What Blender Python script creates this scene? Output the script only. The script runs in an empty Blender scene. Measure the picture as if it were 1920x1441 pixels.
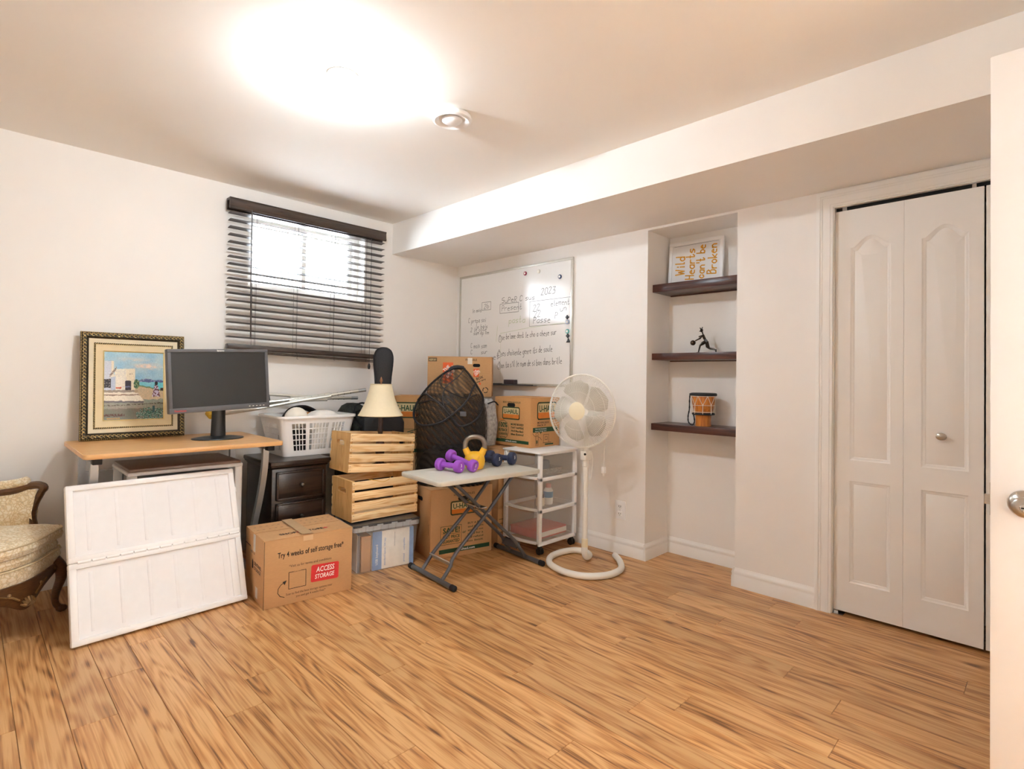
import bpy, bmesh, math, random
from mathutils import Vector, Matrix
from mathutils.geometry import tessellate_polygon
random.seed(7)
PI = math.pi
S = bpy.context.scene
C = S.collection

# ---------------------------------------------------------------- camera, world, exposure
cam_d = bpy.data.cameras.new('camera')
cam = bpy.data.objects.new('camera', cam_d)
C.objects.link(cam)
S.camera = cam
_yaw, _pitch, _roll, _f, _sy = -0.7881621, 0.0159213, 0.0151487, 1023.646, -28.79
_F = Vector((math.sin(-_yaw) * math.cos(_pitch), math.cos(_yaw) * math.cos(_pitch), math.sin(_pitch)))
_R = _F.cross(Vector((0, 0, 1))).normalized()
_U = _R.cross(_F)
_R, _U = _R * math.cos(_roll) + _U * math.sin(_roll), _U * math.cos(_roll) - _R * math.sin(_roll)
cam.matrix_world = Matrix(((_R.x, _U.x, -_F.x, -3.07846), (_R.y, _U.y, -_F.y, -3.75422), (_R.z, _U.z, -_F.z, 1.14685), (0, 0, 0, 1)))
cam_d.sensor_fit = 'HORIZONTAL'
cam_d.sensor_width = 36
cam_d.lens = _f / 1920 * 36
cam_d.shift_y = _sy / 1920
cam_d.clip_start = 0.03

W = bpy.data.worlds.new('overcast_sky')
S.world = W
W.use_nodes = True
_bg = W.node_tree.nodes['Background']
_bg.inputs[0].default_value = (0.82, 0.91, 1.0, 1)
_bg.inputs[1].default_value = 9.0
S.view_settings.view_transform = 'Standard'
S.view_settings.look = 'None'
S.view_settings.gamma = 1
S.view_settings.use_curve_mapping = False
S.view_settings.exposure = 1.94
S.cycles.max_bounces = 16
S.cycles.diffuse_bounces = 9
S.cycles.transparent_max_bounces = 16
BULB_STRENGTH = 255.0
HALL_FILL_POWER = 230.0

# ---------------------------------------------------------------- geometry helpers
def srgb(h):
    v = [int(h[i:i + 2], 16) / 255 for i in (0, 2, 4)]
    return tuple((c / 12.92 if c <= 0.04045 else ((c + 0.055) / 1.055) ** 2.4) for c in v) + (1,)

class MB:
    def __init__(s):
        s.v, s.f = [], []
    def add(s, vs, fs, m=None):
        n = len(s.v)
        s.v += [tuple(m @ Vector(p)) if m else tuple(p) for p in vs]
        s.f += [tuple(i + n for i in f) for f in fs]
        return s
    def box(s, x0, x1, y0, y1, z0, z1, m=None):
        vs = [(x, y, z) for z in (z0, z1) for y in (y0, y1) for x in (x0, x1)]
        return s.add(vs, [(0, 2, 3, 1), (4, 5, 7, 6), (0, 1, 5, 4), (1, 3, 7, 5), (3, 2, 6, 7), (2, 0, 4, 6)], m)
    def rbox(s, x0, x1, y0, y1, z0, z1, r=.004, m=None):
        r = min(r, (x1 - x0) * .45, (y1 - y0) * .45, (z1 - z0) * .45)
        bm = bmesh.new()
        vs = [bm.verts.new((x, y, z)) for z in (z0, z1) for y in (y0, y1) for x in (x0, x1)]
        for f in [(0, 2, 3, 1), (4, 5, 7, 6), (0, 1, 5, 4), (1, 3, 7, 5), (3, 2, 6, 7), (2, 0, 4, 6)]:
            bm.faces.new([vs[i] for i in f])
        bmesh.ops.bevel(bm, geom=bm.edges[:], offset=r, segments=2, affect='EDGES', profile=.5)
        return s.frombm(bm, m)
    def frombm(s, bm, m=None):
        bm.verts.index_update()
        s.add([v.co[:] for v in bm.verts], [[v.index for v in f.verts] for f in bm.faces], m)
        bm.free()
        return s
    def lathe(s, prof, n=24, m=None, arc=2 * PI):
        # prof: list of (r, z)
        vs, fs = [], []
        full = abs(arc - 2 * PI) < 1e-6
        k = n if full else n + 1
        for r, z in prof:
            for i in range(k):
                a = arc * i / n
                vs.append((r * math.cos(a), r * math.sin(a), z))
        for j in range(len(prof) - 1):
            for i in range(n):
                i2 = (i + 1) % k
                fs.append((j * k + i, j * k + i2, (j + 1) * k + i2, (j + 1) * k + i))
        if full and prof[0][0] > 1e-5:
            fs.append(tuple(range(k - 1, -1, -1)))
        if full and prof[-1][0] > 1e-5:
            fs.append(tuple((len(prof) - 1) * k + i for i in range(k)))
        return s.add(vs, fs, m)
    def cyl(s, p0, p1, r, n=12, r1=None):
        return s.tube([p0, p1], [r, r if r1 is None else r1], n)
    def tube(s, pts, r, n=8, closed=False, flat=None, cap=True):
        pts = [Vector(p) for p in pts]
        m = len(pts)
        rr = r if isinstance(r, (list, tuple)) else [r] * m
        T = []
        for i in range(m):
            a = pts[(i - 1) % m] if (closed or i > 0) else pts[i]
            b = pts[(i + 1) % m] if (closed or i < m - 1) else pts[i]
            t = b - a
            T.append(t.normalized() if t.length > 1e-9 else Vector((0, 0, 1)))
        u = T[0].orthogonal().normalized()
        if flat:
            w = Vector(flat)
            u = (w - T[0] * w.dot(T[0])).normalized()
        vs, fs = [], []
        for i in range(m):
            u = (u - T[i] * u.dot(T[i]))
            u = u.normalized() if u.length > 1e-6 else T[i].orthogonal().normalized()
            w = T[i].cross(u)
            for k in range(n):
                a = 2 * PI * k / n
                ru, rw = rr[i] if isinstance(rr[i], tuple) else (rr[i], rr[i])
                vs.append(tuple(pts[i] + u * ru * math.cos(a) + w * rw * math.sin(a)))
        L = m if closed else m - 1
        for i in range(L):
            for k in range(n):
                i2 = (i + 1) % m
                fs.append((i * n + k, i * n + (k + 1) % n, i2 * n + (k + 1) % n, i2 * n + k))
        if not closed and cap:
            fs.append(tuple(range(n - 1, -1, -1)))
            fs.append(tuple((m - 1) * n + k for k in range(n)))
        return s.add(vs, fs)
    def bar(s, pts, w, t, up=(0, 0, 1)):
        # rectangular bar along a path: width w along 'up' side vector, thickness t
        pts = [Vector(p) for p in pts]
        m = len(pts)
        vs, fs = [], []
        for i in range(m):
            T = (pts[min(i + 1, m - 1)] - pts[max(i - 1, 0)]).normalized()
            a = Vector(up)
            a = (a - T * a.dot(T)).normalized()
            b = T.cross(a)
            for (p, q) in ((-1, -1), (1, -1), (1, 1), (-1, 1)):
                vs.append(tuple(pts[i] + a * w / 2 * p + b * t / 2 * q))
        for i in range(m - 1):
            for k in range(4):
                fs.append((i * 4 + k, i * 4 + (k + 1) % 4, i * 4 + 4 + (k + 1) % 4, i * 4 + 4 + k))
        fs += [(3, 2, 1, 0), tuple((m - 1) * 4 + k for k in range(4))]
        return s.add(vs, fs)
    def sphere(s, c, r, n=14, k=9, sc=(1, 1, 1)):
        vs, fs = [(c[0], c[1], c[2] - r * sc[2])], []
        for j in range(1, k):
            a = -PI / 2 + PI * j / k
            for i in range(n):
                b = 2 * PI * i / n
                vs.append((c[0] + r * sc[0] * math.cos(a) * math.cos(b), c[1] + r * sc[1] * math.cos(a) * math.sin(b), c[2] + r * sc[2] * math.sin(a)))
        vs.append((c[0], c[1], c[2] + r * sc[2]))
        for i in range(n):
            fs.append((0, 1 + (i + 1) % n, 1 + i))
            for j in range(k - 2):
                fs.append((1 + j * n + i, 1 + j * n + (i + 1) % n, 1 + (j + 1) * n + (i + 1) % n, 1 + (j + 1) * n + i))
            fs.append((len(vs) - 1, 1 + (k - 2) * n + i, 1 + (k - 2) * n + (i + 1) % n))
        return s.add(vs, fs)
    def prism(s, loop, f, d):
        # loop: 2D pts; f(u,v,t)->3D ; t from 0 to d
        n = len(loop)
        vs = [f(u, v, 0) for u, v in loop] + [f(u, v, d) for u, v in loop]
        tri = tessellate_polygon([[Vector((u, v, 0)) for u, v in loop]])
        fs = [tuple(t) for t in tri] + [tuple(i + n for i in reversed(t)) for t in tri]
        fs += [(i, (i + 1) % n, n + (i + 1) % n, n + i) for i in range(n)]
        return s.add(vs, fs)
    def extrude(s, prof, p0, p1, out):
        # prof: (o, z) ; swept from p0 to p1, 'out' the horizontal outward direction
        o = Vector(out)
        vs = []
        for p in (p0, p1):
            for a, z in prof:
                vs.append(tuple(Vector(p) + o * a + Vector((0, 0, z))))
        n = len(prof)
        fs = [(i, (i + 1) % n, n + (i + 1) % n, n + i) for i in range(n)]
        fs += [tuple(range(n - 1, -1, -1)), tuple(range(n, 2 * n))]
        return s.add(vs, fs)
    def ribbon(s, pts, w, f):
        # flat pen stroke in the (u,v) plane mapped by f
        for a, b in zip(pts[:-1], pts[1:]):
            a, b = Vector(a), Vector(b)
            d = b - a
            if d.length < 1e-9:
                continue
            d.normalize()
            n = Vector((-d.y, d.x)) * w / 2
            e = d * w * .3
            q = [a - e - n, b + e - n, b + e + n, a - e + n]
            s.add([f(p.x, p.y) for p in q], [(0, 1, 2, 3)])
        return s
    def mesh(s, name, smooth=True):
        me = bpy.data.meshes.new(name)
        me.from_pydata(s.v, [], s.f)
        bm = bmesh.new()
        bm.from_mesh(me)
        if len(bm.faces) < 150000:
            bmesh.ops.recalc_face_normals(bm, faces=bm.faces)
        bm.to_mesh(me)
        bm.free()
        if smooth:
            me.polygons.foreach_set('use_smooth', [True] * len(me.polygons))
            me.set_sharp_from_angle(angle=math.radians(38))
        return me
    def build(s, name, mat, parent=None, smooth=True, label=None):
        me = s.mesh(name, smooth)
        me.materials.append(mat)
        return link(name, me, parent, label)

def link(name, data, parent=None, label=None):
    o = bpy.data.objects.new(name, data)
    C.objects.link(o)
    if parent:
        o.parent = parent
    if label:
        o['label'] = label
    return o

def thing(name, label, cat, loc=(0, 0, 0), rz=0, group=None, kind=None, rot=None):
    o = bpy.data.objects.new(name, None)
    C.objects.link(o)
    o.empty_display_size = .1
    o.location = loc
    o.rotation_euler = rot if rot else (0, 0, rz)
    return tag(o, label, cat, group, kind)

def tag(o, label, cat, group=None, kind=None):
    o['label'] = label
    o['category'] = cat
    if group:
        o['group'] = group
    if kind:
        o['kind'] = kind
    return o

def copy_tree(o, parent=None):
    c = o.copy()
    C.objects.link(c)
    c.parent = parent
    for ch in o.children:
        copy_tree(ch, c)
    return c

def catmull(pts, k=6, closed=False):
    P = [Vector(p) for p in pts]
    n = len(P)
    out = []
    for i in range(n if closed else n - 1):
        if closed:
            a, b, c, d = P[(i - 1) % n], P[i], P[(i + 1) % n], P[(i + 2) % n]
        else:
            a, b, c, d = P[max(i - 1, 0)], P[i], P[i + 1], P[min(i + 2, n - 1)]
        for j in range(k):
            t = j / k
            out.append(.5 * ((2 * b) + (c - a) * t + (2 * a - 5 * b + 4 * c - d) * t * t + (3 * b - a - 3 * c + d) * t ** 3))
    if not closed:
        out.append(P[-1])
    return out

_tc = {}
def text_geo(s, bold=0.0):
    key = (s, bold)
    if key not in _tc:
        cu = bpy.data.curves.new('t', 'FONT')
        cu.body = s
        cu.size = 1
        cu.offset = bold
        cu.resolution_u = 2
        ob = bpy.data.objects.new('t', cu)
        C.objects.link(ob)
        bpy.context.view_layer.update()
        me = bpy.data.meshes.new_from_object(ob.evaluated_get(bpy.context.evaluated_depsgraph_get()))
        vs = [tuple(v.co) for v in me.vertices]
        fs = [tuple(p.vertices) for p in me.polygons]
        bpy.data.objects.remove(ob)
        bpy.data.curves.remove(cu)
        bpy.data.meshes.remove(me)
        _tc[key] = (vs, fs)
    return _tc[key]

GL = {'a': '36160504132334;3633', 'b': '0903;0516263534231304', 'c': '3526160504132334', 'd': '3526160504132334;3933', 'e': '053526160504132333',
      'f': '39291813;0626', 'g': '361605041333;36312000', 'h': '0903;0516263533', 'i': '1613;1718', 'j': '26211000;2728', 'k': '0903;3604;1433', 'l': '191323',
      'm': '0603;05162623;25364643', 'n': '0603;0516263533', 'o': '160504132334352616', 'p': '0600;0516263534231304', 'q': '361605041333;3630', 'r': '0603;051636',
      's': '361605342303', 't': '1913233;0626'.replace('233;', '2334;'), 'u': '0604132334;3633', 'v': '061336', 'w': '0613253346', 'x': '0633;3603', 'y': '061423;36231000', 'z': '06360333',
      'W': '0913273349', 'H': '0903;3933;0636', 'B': '030929382706;2736342303', 'P': '03092938372606', 'S': '392908063634230 3'.replace(' ', ''), 'D': '03092937352303',
      'R': '03092938372606;1633', '0': '190804132334382919', '1': '081913', '2': '081929380333', '3': '093916363423 03'.replace(' ', ''), '5': '390906263523 03'.replace(' ', ''),
      "'": '1917', '-': '0525', '!': '1915;1413', 'C': '3829190804132334'}
def hand(s, u, v, size, slant=0.12, drop=0.0, jit=0.0, rot=0.0):
    # returns a list of pen strokes (lists of 2D pts); size = height of a capital
    out, x = [], 0.0
    k = size / 6
    rnd = random.Random(len(s) * 7 + int(abs(u) * 1000))
    for ch in s:
        if ch == ' ':
            x += 3.2
            continue
        g = GL.get(ch, GL.get(ch.lower(), ''))
        jy = rnd.uniform(-jit, jit)
        wmax = 0
        for st in g.split(';'):
            pts = []
            for i in range(0, len(st) - 1, 2):
                gx, gy = int(st[i]), int(st[i + 1]) - 3
                wmax = max(wmax, gx)
                X, Y = (x + gx + slant * gy) * k, (gy + jy) * k + drop * x * k
                pts.append((u + X * math.cos(rot) - Y * math.sin(rot), v + X * math.sin(rot) + Y * math.cos(rot)))
            if len(pts) > 1:
                out.append(pts)
        x += wmax + 1.5
    return out

class Decal:
    # flat print on one face of a thing; f(u, v, lift) -> local 3D point
    def __init__(s, f):
        s.f, s.g = f, {}
    def mb(s, name, mat):
        return s.g.setdefault((name, mat, len(s.g) if name == 'printed_text' else 0), MB())
    def rect(s, u0, v0, u1, v1, name, mat, lift=0):
        s.mb(name, mat).add([s.f(a, b, lift) for a, b in ((u0, v0), (u1, v0), (u1, v1), (u0, v1))], [(0, 1, 2, 3)])
    def poly(s, pts, name, mat, lift=0):
        tri = tessellate_polygon([[Vector((a, b, 0)) for a, b in pts]])
        s.mb(name, mat).add([s.f(a, b, lift) for a, b in pts], [tuple(t) for t in tri])
    def text(s, body, u, v, size, name, mat, align='L', bold=0, lift=0.0003, slant=0, sx=1, rot=0):
        vs, fs = text_geo(body, bold)
        if not vs:
            return
        xs = [p[0] for p in vs]
        w = max(xs) - min(xs)
        o = {'L': 0, 'C': -w / 2, 'R': -w}[align] - min(xs)
        q = []
        for p in vs:
            a, b = (p[0] + o + slant * p[1]) * size * sx, p[1] * size
            q.append(s.f(u + a * math.cos(rot) - b * math.sin(rot), v + a * math.sin(rot) + b * math.cos(rot), lift))
        s.mb(name, mat).add(q, fs)
    def fit(s, body, u, v, width, height, name, mat, **kw):
        vs, fs = text_geo(body, kw.get('bold', 0))
        xs = [p[0] for p in vs]
        size = height / .73
        s.text(body, u, v, size, name, mat, sx=width / ((max(xs) - min(xs)) * size), **kw)
    def line(s, pts, w, name, mat, lift=0.0002):
        s.mb(name, mat).ribbon(pts, w, lambda a, b: s.f(a, b, lift))
    def frame(s, u0, v0, u1, v1, w, name, mat, r=.0, lift=0.0002):
        if r:
            pts = []
            for cx, cy, a0 in ((u1 - r, v0 + r, -PI / 2), (u1 - r, v1 - r, 0), (u0 + r, v1 - r, PI / 2), (u0 + r, v0 + r, PI)):
                pts += [(cx + r * math.cos(a0 + t * PI / 8), cy + r * math.sin(a0 + t * PI / 8)) for t in range(5)]
            pts.append(pts[0])
        else:
            pts = [(u0, v0), (u1, v0), (u1, v1), (u0, v1), (u0, v0)]
        s.line(pts, w, name, mat, lift)
    def hand(s, body, u, v, size, w, name, mat, lift=0.0002, **kw):
        for st in hand(body, u, v, size, **kw):
            s.line(st, w, name, mat, lift)
    def build(s, parent):
        for (name, mat, _), mb in s.g.items():
            mb.build(name, mat, parent, smooth=False)

# ---------------------------------------------------------------- materials
def nt(name):
    m = bpy.data.materials.new(name)
    m.use_nodes = True
    t = m.node_tree
    return m, t, t.nodes['Principled BSDF']

def N(t, typ, **kw):
    n = t.nodes.new(typ)
    for k, v in kw.items():
        if k.startswith('i_'):
            key = k[2:]
            key = int(key) if key.isdigit() else key.replace('_', ' ')
            n.inputs[key].default_value = v
        else:
            setattr(n, k, v)
    return n

def mat(name, col, rough=.5, metal=0, var=.06, scale=30, bump=0.0, bscale=200, stretch=(1, 1, 1), spec=.5, coat=0, emit=None, es=0, trans=0, sheen=0):
    m, t, b = nt(name)
    c = srgb(col) if isinstance(col, str) else col
    co = N(t, 'ShaderNodeTexCoord')
    mp = N(t, 'ShaderNodeMapping')
    mp.inputs['Scale'].default_value = stretch
    t.links.new(co.outputs['Object'], mp.inputs[0])
    no = N(t, 'ShaderNodeTexNoise', i_Scale=scale, i_Detail=4.0)
    t.links.new(mp.outputs[0], no.inputs['Vector'])
    rp = N(t, 'ShaderNodeValToRGB')
    rp.color_ramp.elements[0].position = .3
    rp.color_ramp.elements[1].position = .7
    rp.color_ramp.elements[0].color = tuple(max(0, x * (1 - var)) for x in c[:3]) + (1,)
    rp.color_ramp.elements[1].color = tuple(min(1, x * (1 + var)) for x in c[:3]) + (1,)
    t.links.new(no.outputs[0], rp.inputs[0])
    t.links.new(rp.outputs[0], b.inputs['Base Color'])
    b.inputs['Roughness'].default_value = rough
    b.inputs['Metallic'].default_value = metal
    b.inputs['Specular IOR Level'].default_value = spec
    b.inputs['Coat Weight'].default_value = coat
    if sheen:
        b.inputs['Sheen Weight'].default_value = sheen
    if bump:
        n2 = N(t, 'ShaderNodeTexNoise', i_Scale=bscale, i_Detail=3.0)
        t.links.new(mp.outputs[0], n2.inputs['Vector'])
        bp = N(t, 'ShaderNodeBump', i_Strength=bump, i_Distance=.002)
        t.links.new(n2.outputs[0], bp.inputs['Height'])
        t.links.new(bp.outputs[0], b.inputs['Normal'])
    if emit:
        b.inputs['Emission Color'].default_value = srgb(emit) if isinstance(emit, str) else emit
        b.inputs['Emission Strength'].default_value = es
    if trans:
        # thin translucent plastic or cloth: part of the light passes straight through
        tr = N(t, 'ShaderNodeBsdfTransparent')
        mx = N(t, 'ShaderNodeMixShader', i_Fac=trans)
        out = t.nodes['Material Output']
        t.links.new(b.outputs[0], mx.inputs[1])
        t.links.new(tr.outputs[0], mx.inputs[2])
        t.links.new(mx.outputs[0], out.inputs[0])
    return m

def wood_mat(name, c0, c1, c2, along=1, rough=.4, gs=1.0, rand=True, knots=True, bump=.15):
    # grain runs along axis 'along' of the object
    m, t, b = nt(name)
    L = t.links.new
    co = N(t, 'ShaderNodeTexCoord')
    vec = co.outputs['Object']
    if rand:
        oi = N(t, 'ShaderNodeObjectInfo')
        mu = N(t, 'ShaderNodeVectorMath', operation='SCALE', i_Scale=37.0)
        cb = N(t, 'ShaderNodeCombineXYZ')
        for i in range(3):
            L(oi.outputs['Random'], cb.inputs[i])
        L(cb.outputs[0], mu.inputs[0])
        ad = N(t, 'ShaderNodeVectorMath', operation='ADD')
        L(vec, ad.inputs[0])
        L(mu.outputs[0], ad.inputs[1])
        vec = ad.outputs[0]
    def mapped(across, alongs):
        mp = N(t, 'ShaderNodeMapping')
        sc = [across * gs] * 3
        sc[along] = alongs * gs
        mp.inputs['Scale'].default_value = sc
        L(vec, mp.inputs[0])
        return mp.outputs[0]
    # broad figure: warped rings
    warp = N(t, 'ShaderNodeTexNoise', i_Scale=1.0, i_Detail=2.0)
    L(mapped(7.5, .9), warp.inputs['Vector'])
    m1 = N(t, 'ShaderNodeMath', operation='MULTIPLY', i_1=80.0)
    L(warp.outputs[0], m1.inputs[0])
    sn = N(t, 'ShaderNodeMath', operation='SINE')
    L(m1.outputs[0], sn.inputs[0])
    # streaks
    st = N(t, 'ShaderNodeTexNoise', i_Scale=1.0, i_Detail=5.0, i_Roughness=.6)
    L(mapped(26, .9), st.inputs['Vector'])
    fi = N(t, 'ShaderNodeTexNoise', i_Scale=1.0, i_Detail=3.0)
    L(mapped(170, 3.6), fi.inputs['Vector'])
    md_ = N(t, 'ShaderNodeTexNoise', i_Scale=1.0, i_Detail=4.0, i_Distortion=.6)
    L(mapped(62, 1.5), md_.inputs['Vector'])
    stc = N(t, 'ShaderNodeMath', operation='MULTIPLY_ADD', i_1=.62, i_2=.02)
    L(st.outputs[0], stc.inputs[0])
    mdc = N(t, 'ShaderNodeMath', operation='MULTIPLY_ADD', i_1=.42)
    L(md_.outputs[0], mdc.inputs[0])
    L(stc.outputs[0], mdc.inputs[2])
    a = N(t, 'ShaderNodeMath', operation='MULTIPLY', i_1=.09)
    L(sn.outputs[0], a.inputs[0])
    s2 = N(t, 'ShaderNodeMath', operation='ADD')
    L(a.outputs[0], s2.inputs[0])
    L(mdc.outputs[0], s2.inputs[1])
    f2 = N(t, 'ShaderNodeMath', operation='MULTIPLY_ADD', i_1=.55, i_2=-.27)
    L(fi.outputs[0], f2.inputs[0])
    s3 = N(t, 'ShaderNodeMath', operation='ADD')
    L(s2.outputs[0], s3.inputs[0])
    L(f2.outputs[0], s3.inputs[1])
    last = s3.outputs[0]
    if knots:
        vo = N(t, 'ShaderNodeTexVoronoi', i_Scale=1.0)
        L(mapped(6.5, 2.1), vo.inputs['Vector'])
        lt = N(t, 'ShaderNodeMapRange', i_1=.0, i_2=.13, i_3=-.34, i_4=.0)
        L(vo.outputs['Distance'], lt.inputs[0])
        s4 = N(t, 'ShaderNodeMath', operation='ADD')
        L(last, s4.inputs[0])
        L(lt.outputs[0], s4.inputs[1])
        last = s4.outputs[0]
    rp = N(t, 'ShaderNodeValToRGB')
    e = rp.color_ramp.elements
    e[0].position, e[0].color = .29, srgb(c0)
    e[1].position, e[1].color = .66, srgb(c2)
    k = e.new(.46)
    k.color = srgb(c1)
    L(last, rp.inputs[0])
    col = rp.outputs[0]
    if rand:
        hv = N(t, 'ShaderNodeHueSaturation')
        mr = N(t, 'ShaderNodeMapRange', i_1=0., i_2=1., i_3=.88, i_4=1.1)
        L(oi.outputs['Random'], mr.inputs[0])
        L(mr.outputs[0], hv.inputs['Value'])
        L(col, hv.inputs['Color'])
        col = hv.outputs[0]
    L(col, b.inputs['Base Color'])
    b.inputs['Roughness'].default_value = rough
    bp = N(t, 'ShaderNodeBump', i_Strength=bump, i_Distance=.001)
    L(fi.outputs[0], bp.inputs['Height'])
    L(bp.outputs[0], b.inputs['Normal'])
    return m

M = {}
M['wall'] = mat('wall_paint', 'f3f0ec', .65, var=.012, scale=3, bump=.03, bscale=260)
M['ceil'] = mat('ceiling_paint', 'f2eee8', .75, var=.012, scale=2, bump=.02, bscale=300)
M['trim'] = mat('trim_white', 'f4f3f0', .35, var=.01, scale=8)
M['door'] = mat('door_cream', 'efece7', .42, var=.012, scale=6)
M['edoor'] = mat('door_white', 'f3f3f3', .4, var=.01, scale=6)
M['black'] = mat('matte_black', '161413', .55, var=.2)
M['dark'] = mat('dark_gap', '0b0a09', .8)
M['nickel'] = mat('brushed_nickel', 'b9b1a6', .28, 1, var=.08, scale=60, stretch=(1, 1, 12))
M['chrome'] = mat('polished_steel', 'c9c9c9', .18, 1)
M['floor'] = wood_mat('laminate_oak', '6d4526', 'bb854f', 'd6a873', along=1, rough=.36, gs=1.0)
M['floorsub'] = mat('floor_gap', '3a2413', .8)
M['card'] = mat('cardboard', 'c69a6b', .85, var=.05, scale=60, bump=.05, bscale=120, stretch=(1, 1, 9))
M['card2'] = mat('cardboard_orange', 'cf9a62', .85, var=.05, scale=60, bump=.05, bscale=120, stretch=(1, 1, 9))
M['tape'] = mat('clear_tape', 'd9b78e', .12, var=.03)
M['wtape'] = mat('white_tape', 'e9e2d6', .2, var=.03)
M['ink'] = mat('black_ink', '1b1a18', .7)
M['green'] = mat('dark_green_ink', '1f4a2a', .7)
M['dgreen'] = mat('olive_ink', '3d4a28', .7)
M['orange'] = mat('orange_ink', 'e0812f', .7)
M['dorange'] = mat('retail_orange_ink', 'e5622c', .7)
M['cream'] = mat('cream_ink', 'd9c491', .7)
M['white'] = mat('white_ink', 'f4f1ea', .7)
M['red'] = mat('red_ink', 'd0282b', .55)
M['pine'] = wood_mat('raw_pine', 'c9965a', 'e8c088', 'f4d8a8', along=0, rough=.6, gs=1.6, rand=True)
M['pinez'] = wood_mat('raw_pine_end', 'b98a52', 'd8a868', 'e2b878', along=2, rough=.6, gs=1.6, rand=True, knots=False)
M['plastic'] = mat('white_plastic', 'f4f4f4', .35, var=.01)
M['plastic2'] = mat('offwhite_plastic', 'eeeef0', .42, var=.012, bump=.05, bscale=500)
M['fanw'] = mat('fan_white', 'efece4', .35, var=.01)
M['fancream'] = mat('fan_cream', 'f0e6c8', .4, var=.01)
M['silver'] = mat('silver_paint', 'b4b6b8', .38, .55, var=.03)
M['alum'] = mat('aluminium_tube', 'd2cfc6', .4, .7, var=.03)
M['gunmetal'] = mat('grey_steel', '63656a', .35, .5, var=.05)
M['rubber'] = mat('black_rubber', '17171a', .6, var=.1)
M['espresso'] = wood_mat('espresso_wood', '140d0a', '241813', '33231b', along=0, rough=.28, gs=1.2, knots=False)
M['shelf'] = wood_mat('dark_shelf_wood', '2c1512', '40221b', '522e24', along=1, rough=.3, gs=1.0, knots=False)
M['blind'] = wood_mat('walnut_slat', '2c221c', '3b2f28', '4a3c33', along=0, rough=.35, gs=1.0, knots=False, rand=True)
M['beech'] = wood_mat('beech_laminate', 'd39a5e', 'dca86c', 'e2b27a', along=0, rough=.35, gs=.9, rand=False, knots=False)
# ---------------------------------------------------------------- room shell
H, HB, B = 2.36, 2.118, 0.68
NY1, NY2, ND, NZ = -1.905, -2.479, 0.283, 2.104
CY0, CY1, CZ = -2.963, -4.118, 2.032
XL, YF = -4.0, -4.40
WX0, WX1, WZ0, WZ1 = -1.775, -0.925, 1.70, 2.215

def structure(o, label, cat):
    return tag(o, label, cat, kind='structure')

fl = structure(MB().box(XL, ND + .12, YF, 0, -.03, -.008).build('floor', M['floorsub']), 'warm oak laminate plank floor of the room', 'floor')
pw = .125
fixed = {-2.685: -1.24, -2.81: -1.523, -2.31: -1.598, -2.435: -1.793, -1.935: -1.921, -2.185: -2.344, -2.56: -1.001}
pm = {}
x = -2.81 - 10 * pw
while x < ND + .118:
    x0, x1 = max(x, XL), min(x + pw, ND + .12)
    if x1 - x0 > .004:
        key = min(fixed, key=lambda k: abs(k - x))
        y = fixed[key] if abs(key - x) < .01 else -random.uniform(.15, 1.25)
        while y < 0:
            y += 1.21
        while y > YF:
            a, b = max(y - 1.21, YF), min(y, 0.0)
            if b - a > .01:
                k = (round(b - a, 3), round(x1 - x0, 3))
                if k not in pm:
                    mb = MB().box(-k[1] / 2 + .0006, k[1] / 2 - .0006, -k[0] / 2 + .0006, k[0] / 2 - .0006, -.008, -.0012)
                    g = .0016
                    mb.v[4:] = [(-k[1] / 2 + .0006, -k[0] / 2 + .0006, -.0012), (k[1] / 2 - .0006, -k[0] / 2 + .0006, -.0012), (-k[1] / 2 + .0006, k[0] / 2 - .0006, -.0012), (k[1] / 2 - .0006, k[0] / 2 - .0006, -.0012)]
                    n = len(mb.v)
                    mb.v += [(-k[1] / 2 + g, -k[0] / 2 + g, 0), (k[1] / 2 - g, -k[0] / 2 + g, 0), (-k[1] / 2 + g, k[0] / 2 - g, 0), (k[1] / 2 - g, k[0] / 2 - g, 0)]
                    mb.f[1] = (8, 9, 11, 10)
                    mb.f += [(4, 5, 9, 8), (5, 7, 11, 9), (7, 6, 10, 11), (6, 4, 8, 10)]
                    pm[k] = mb.mesh('plank', smooth=False)
                    pm[k].materials.append(M['floor'])
                o = link('plank', pm[k], fl)
                o.location = ((x0 + x1) / 2, (a + b) / 2, 0)
            y -= 1.21
    x += pw

ce = structure(MB().box(XL - .1, ND + .5, YF - .12, .2, H, H + .1).build('ceiling', M['ceil']), 'smooth white ceiling with a boxed-in soffit along the right wall', 'ceiling')
MB().box(-B, 0.0, YF, 0, HB, H).build('soffit', M['wall'], ce, label='boxed-in white soffit running along the right wall')

wb_ = MB()
wb_.box(XL - .1, WX0, 0, .2, 0, H).box(WX1, ND + .5, 0, .2, 0, H).box(WX0, WX1, 0, .2, 0, WZ0).box(WX0, WX1, 0, .2, WZ1, H)
structure(wb_.build('wall_back', M['wall'], smooth=False), 'off-white back wall with the blind-covered window', 'wall')

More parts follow.
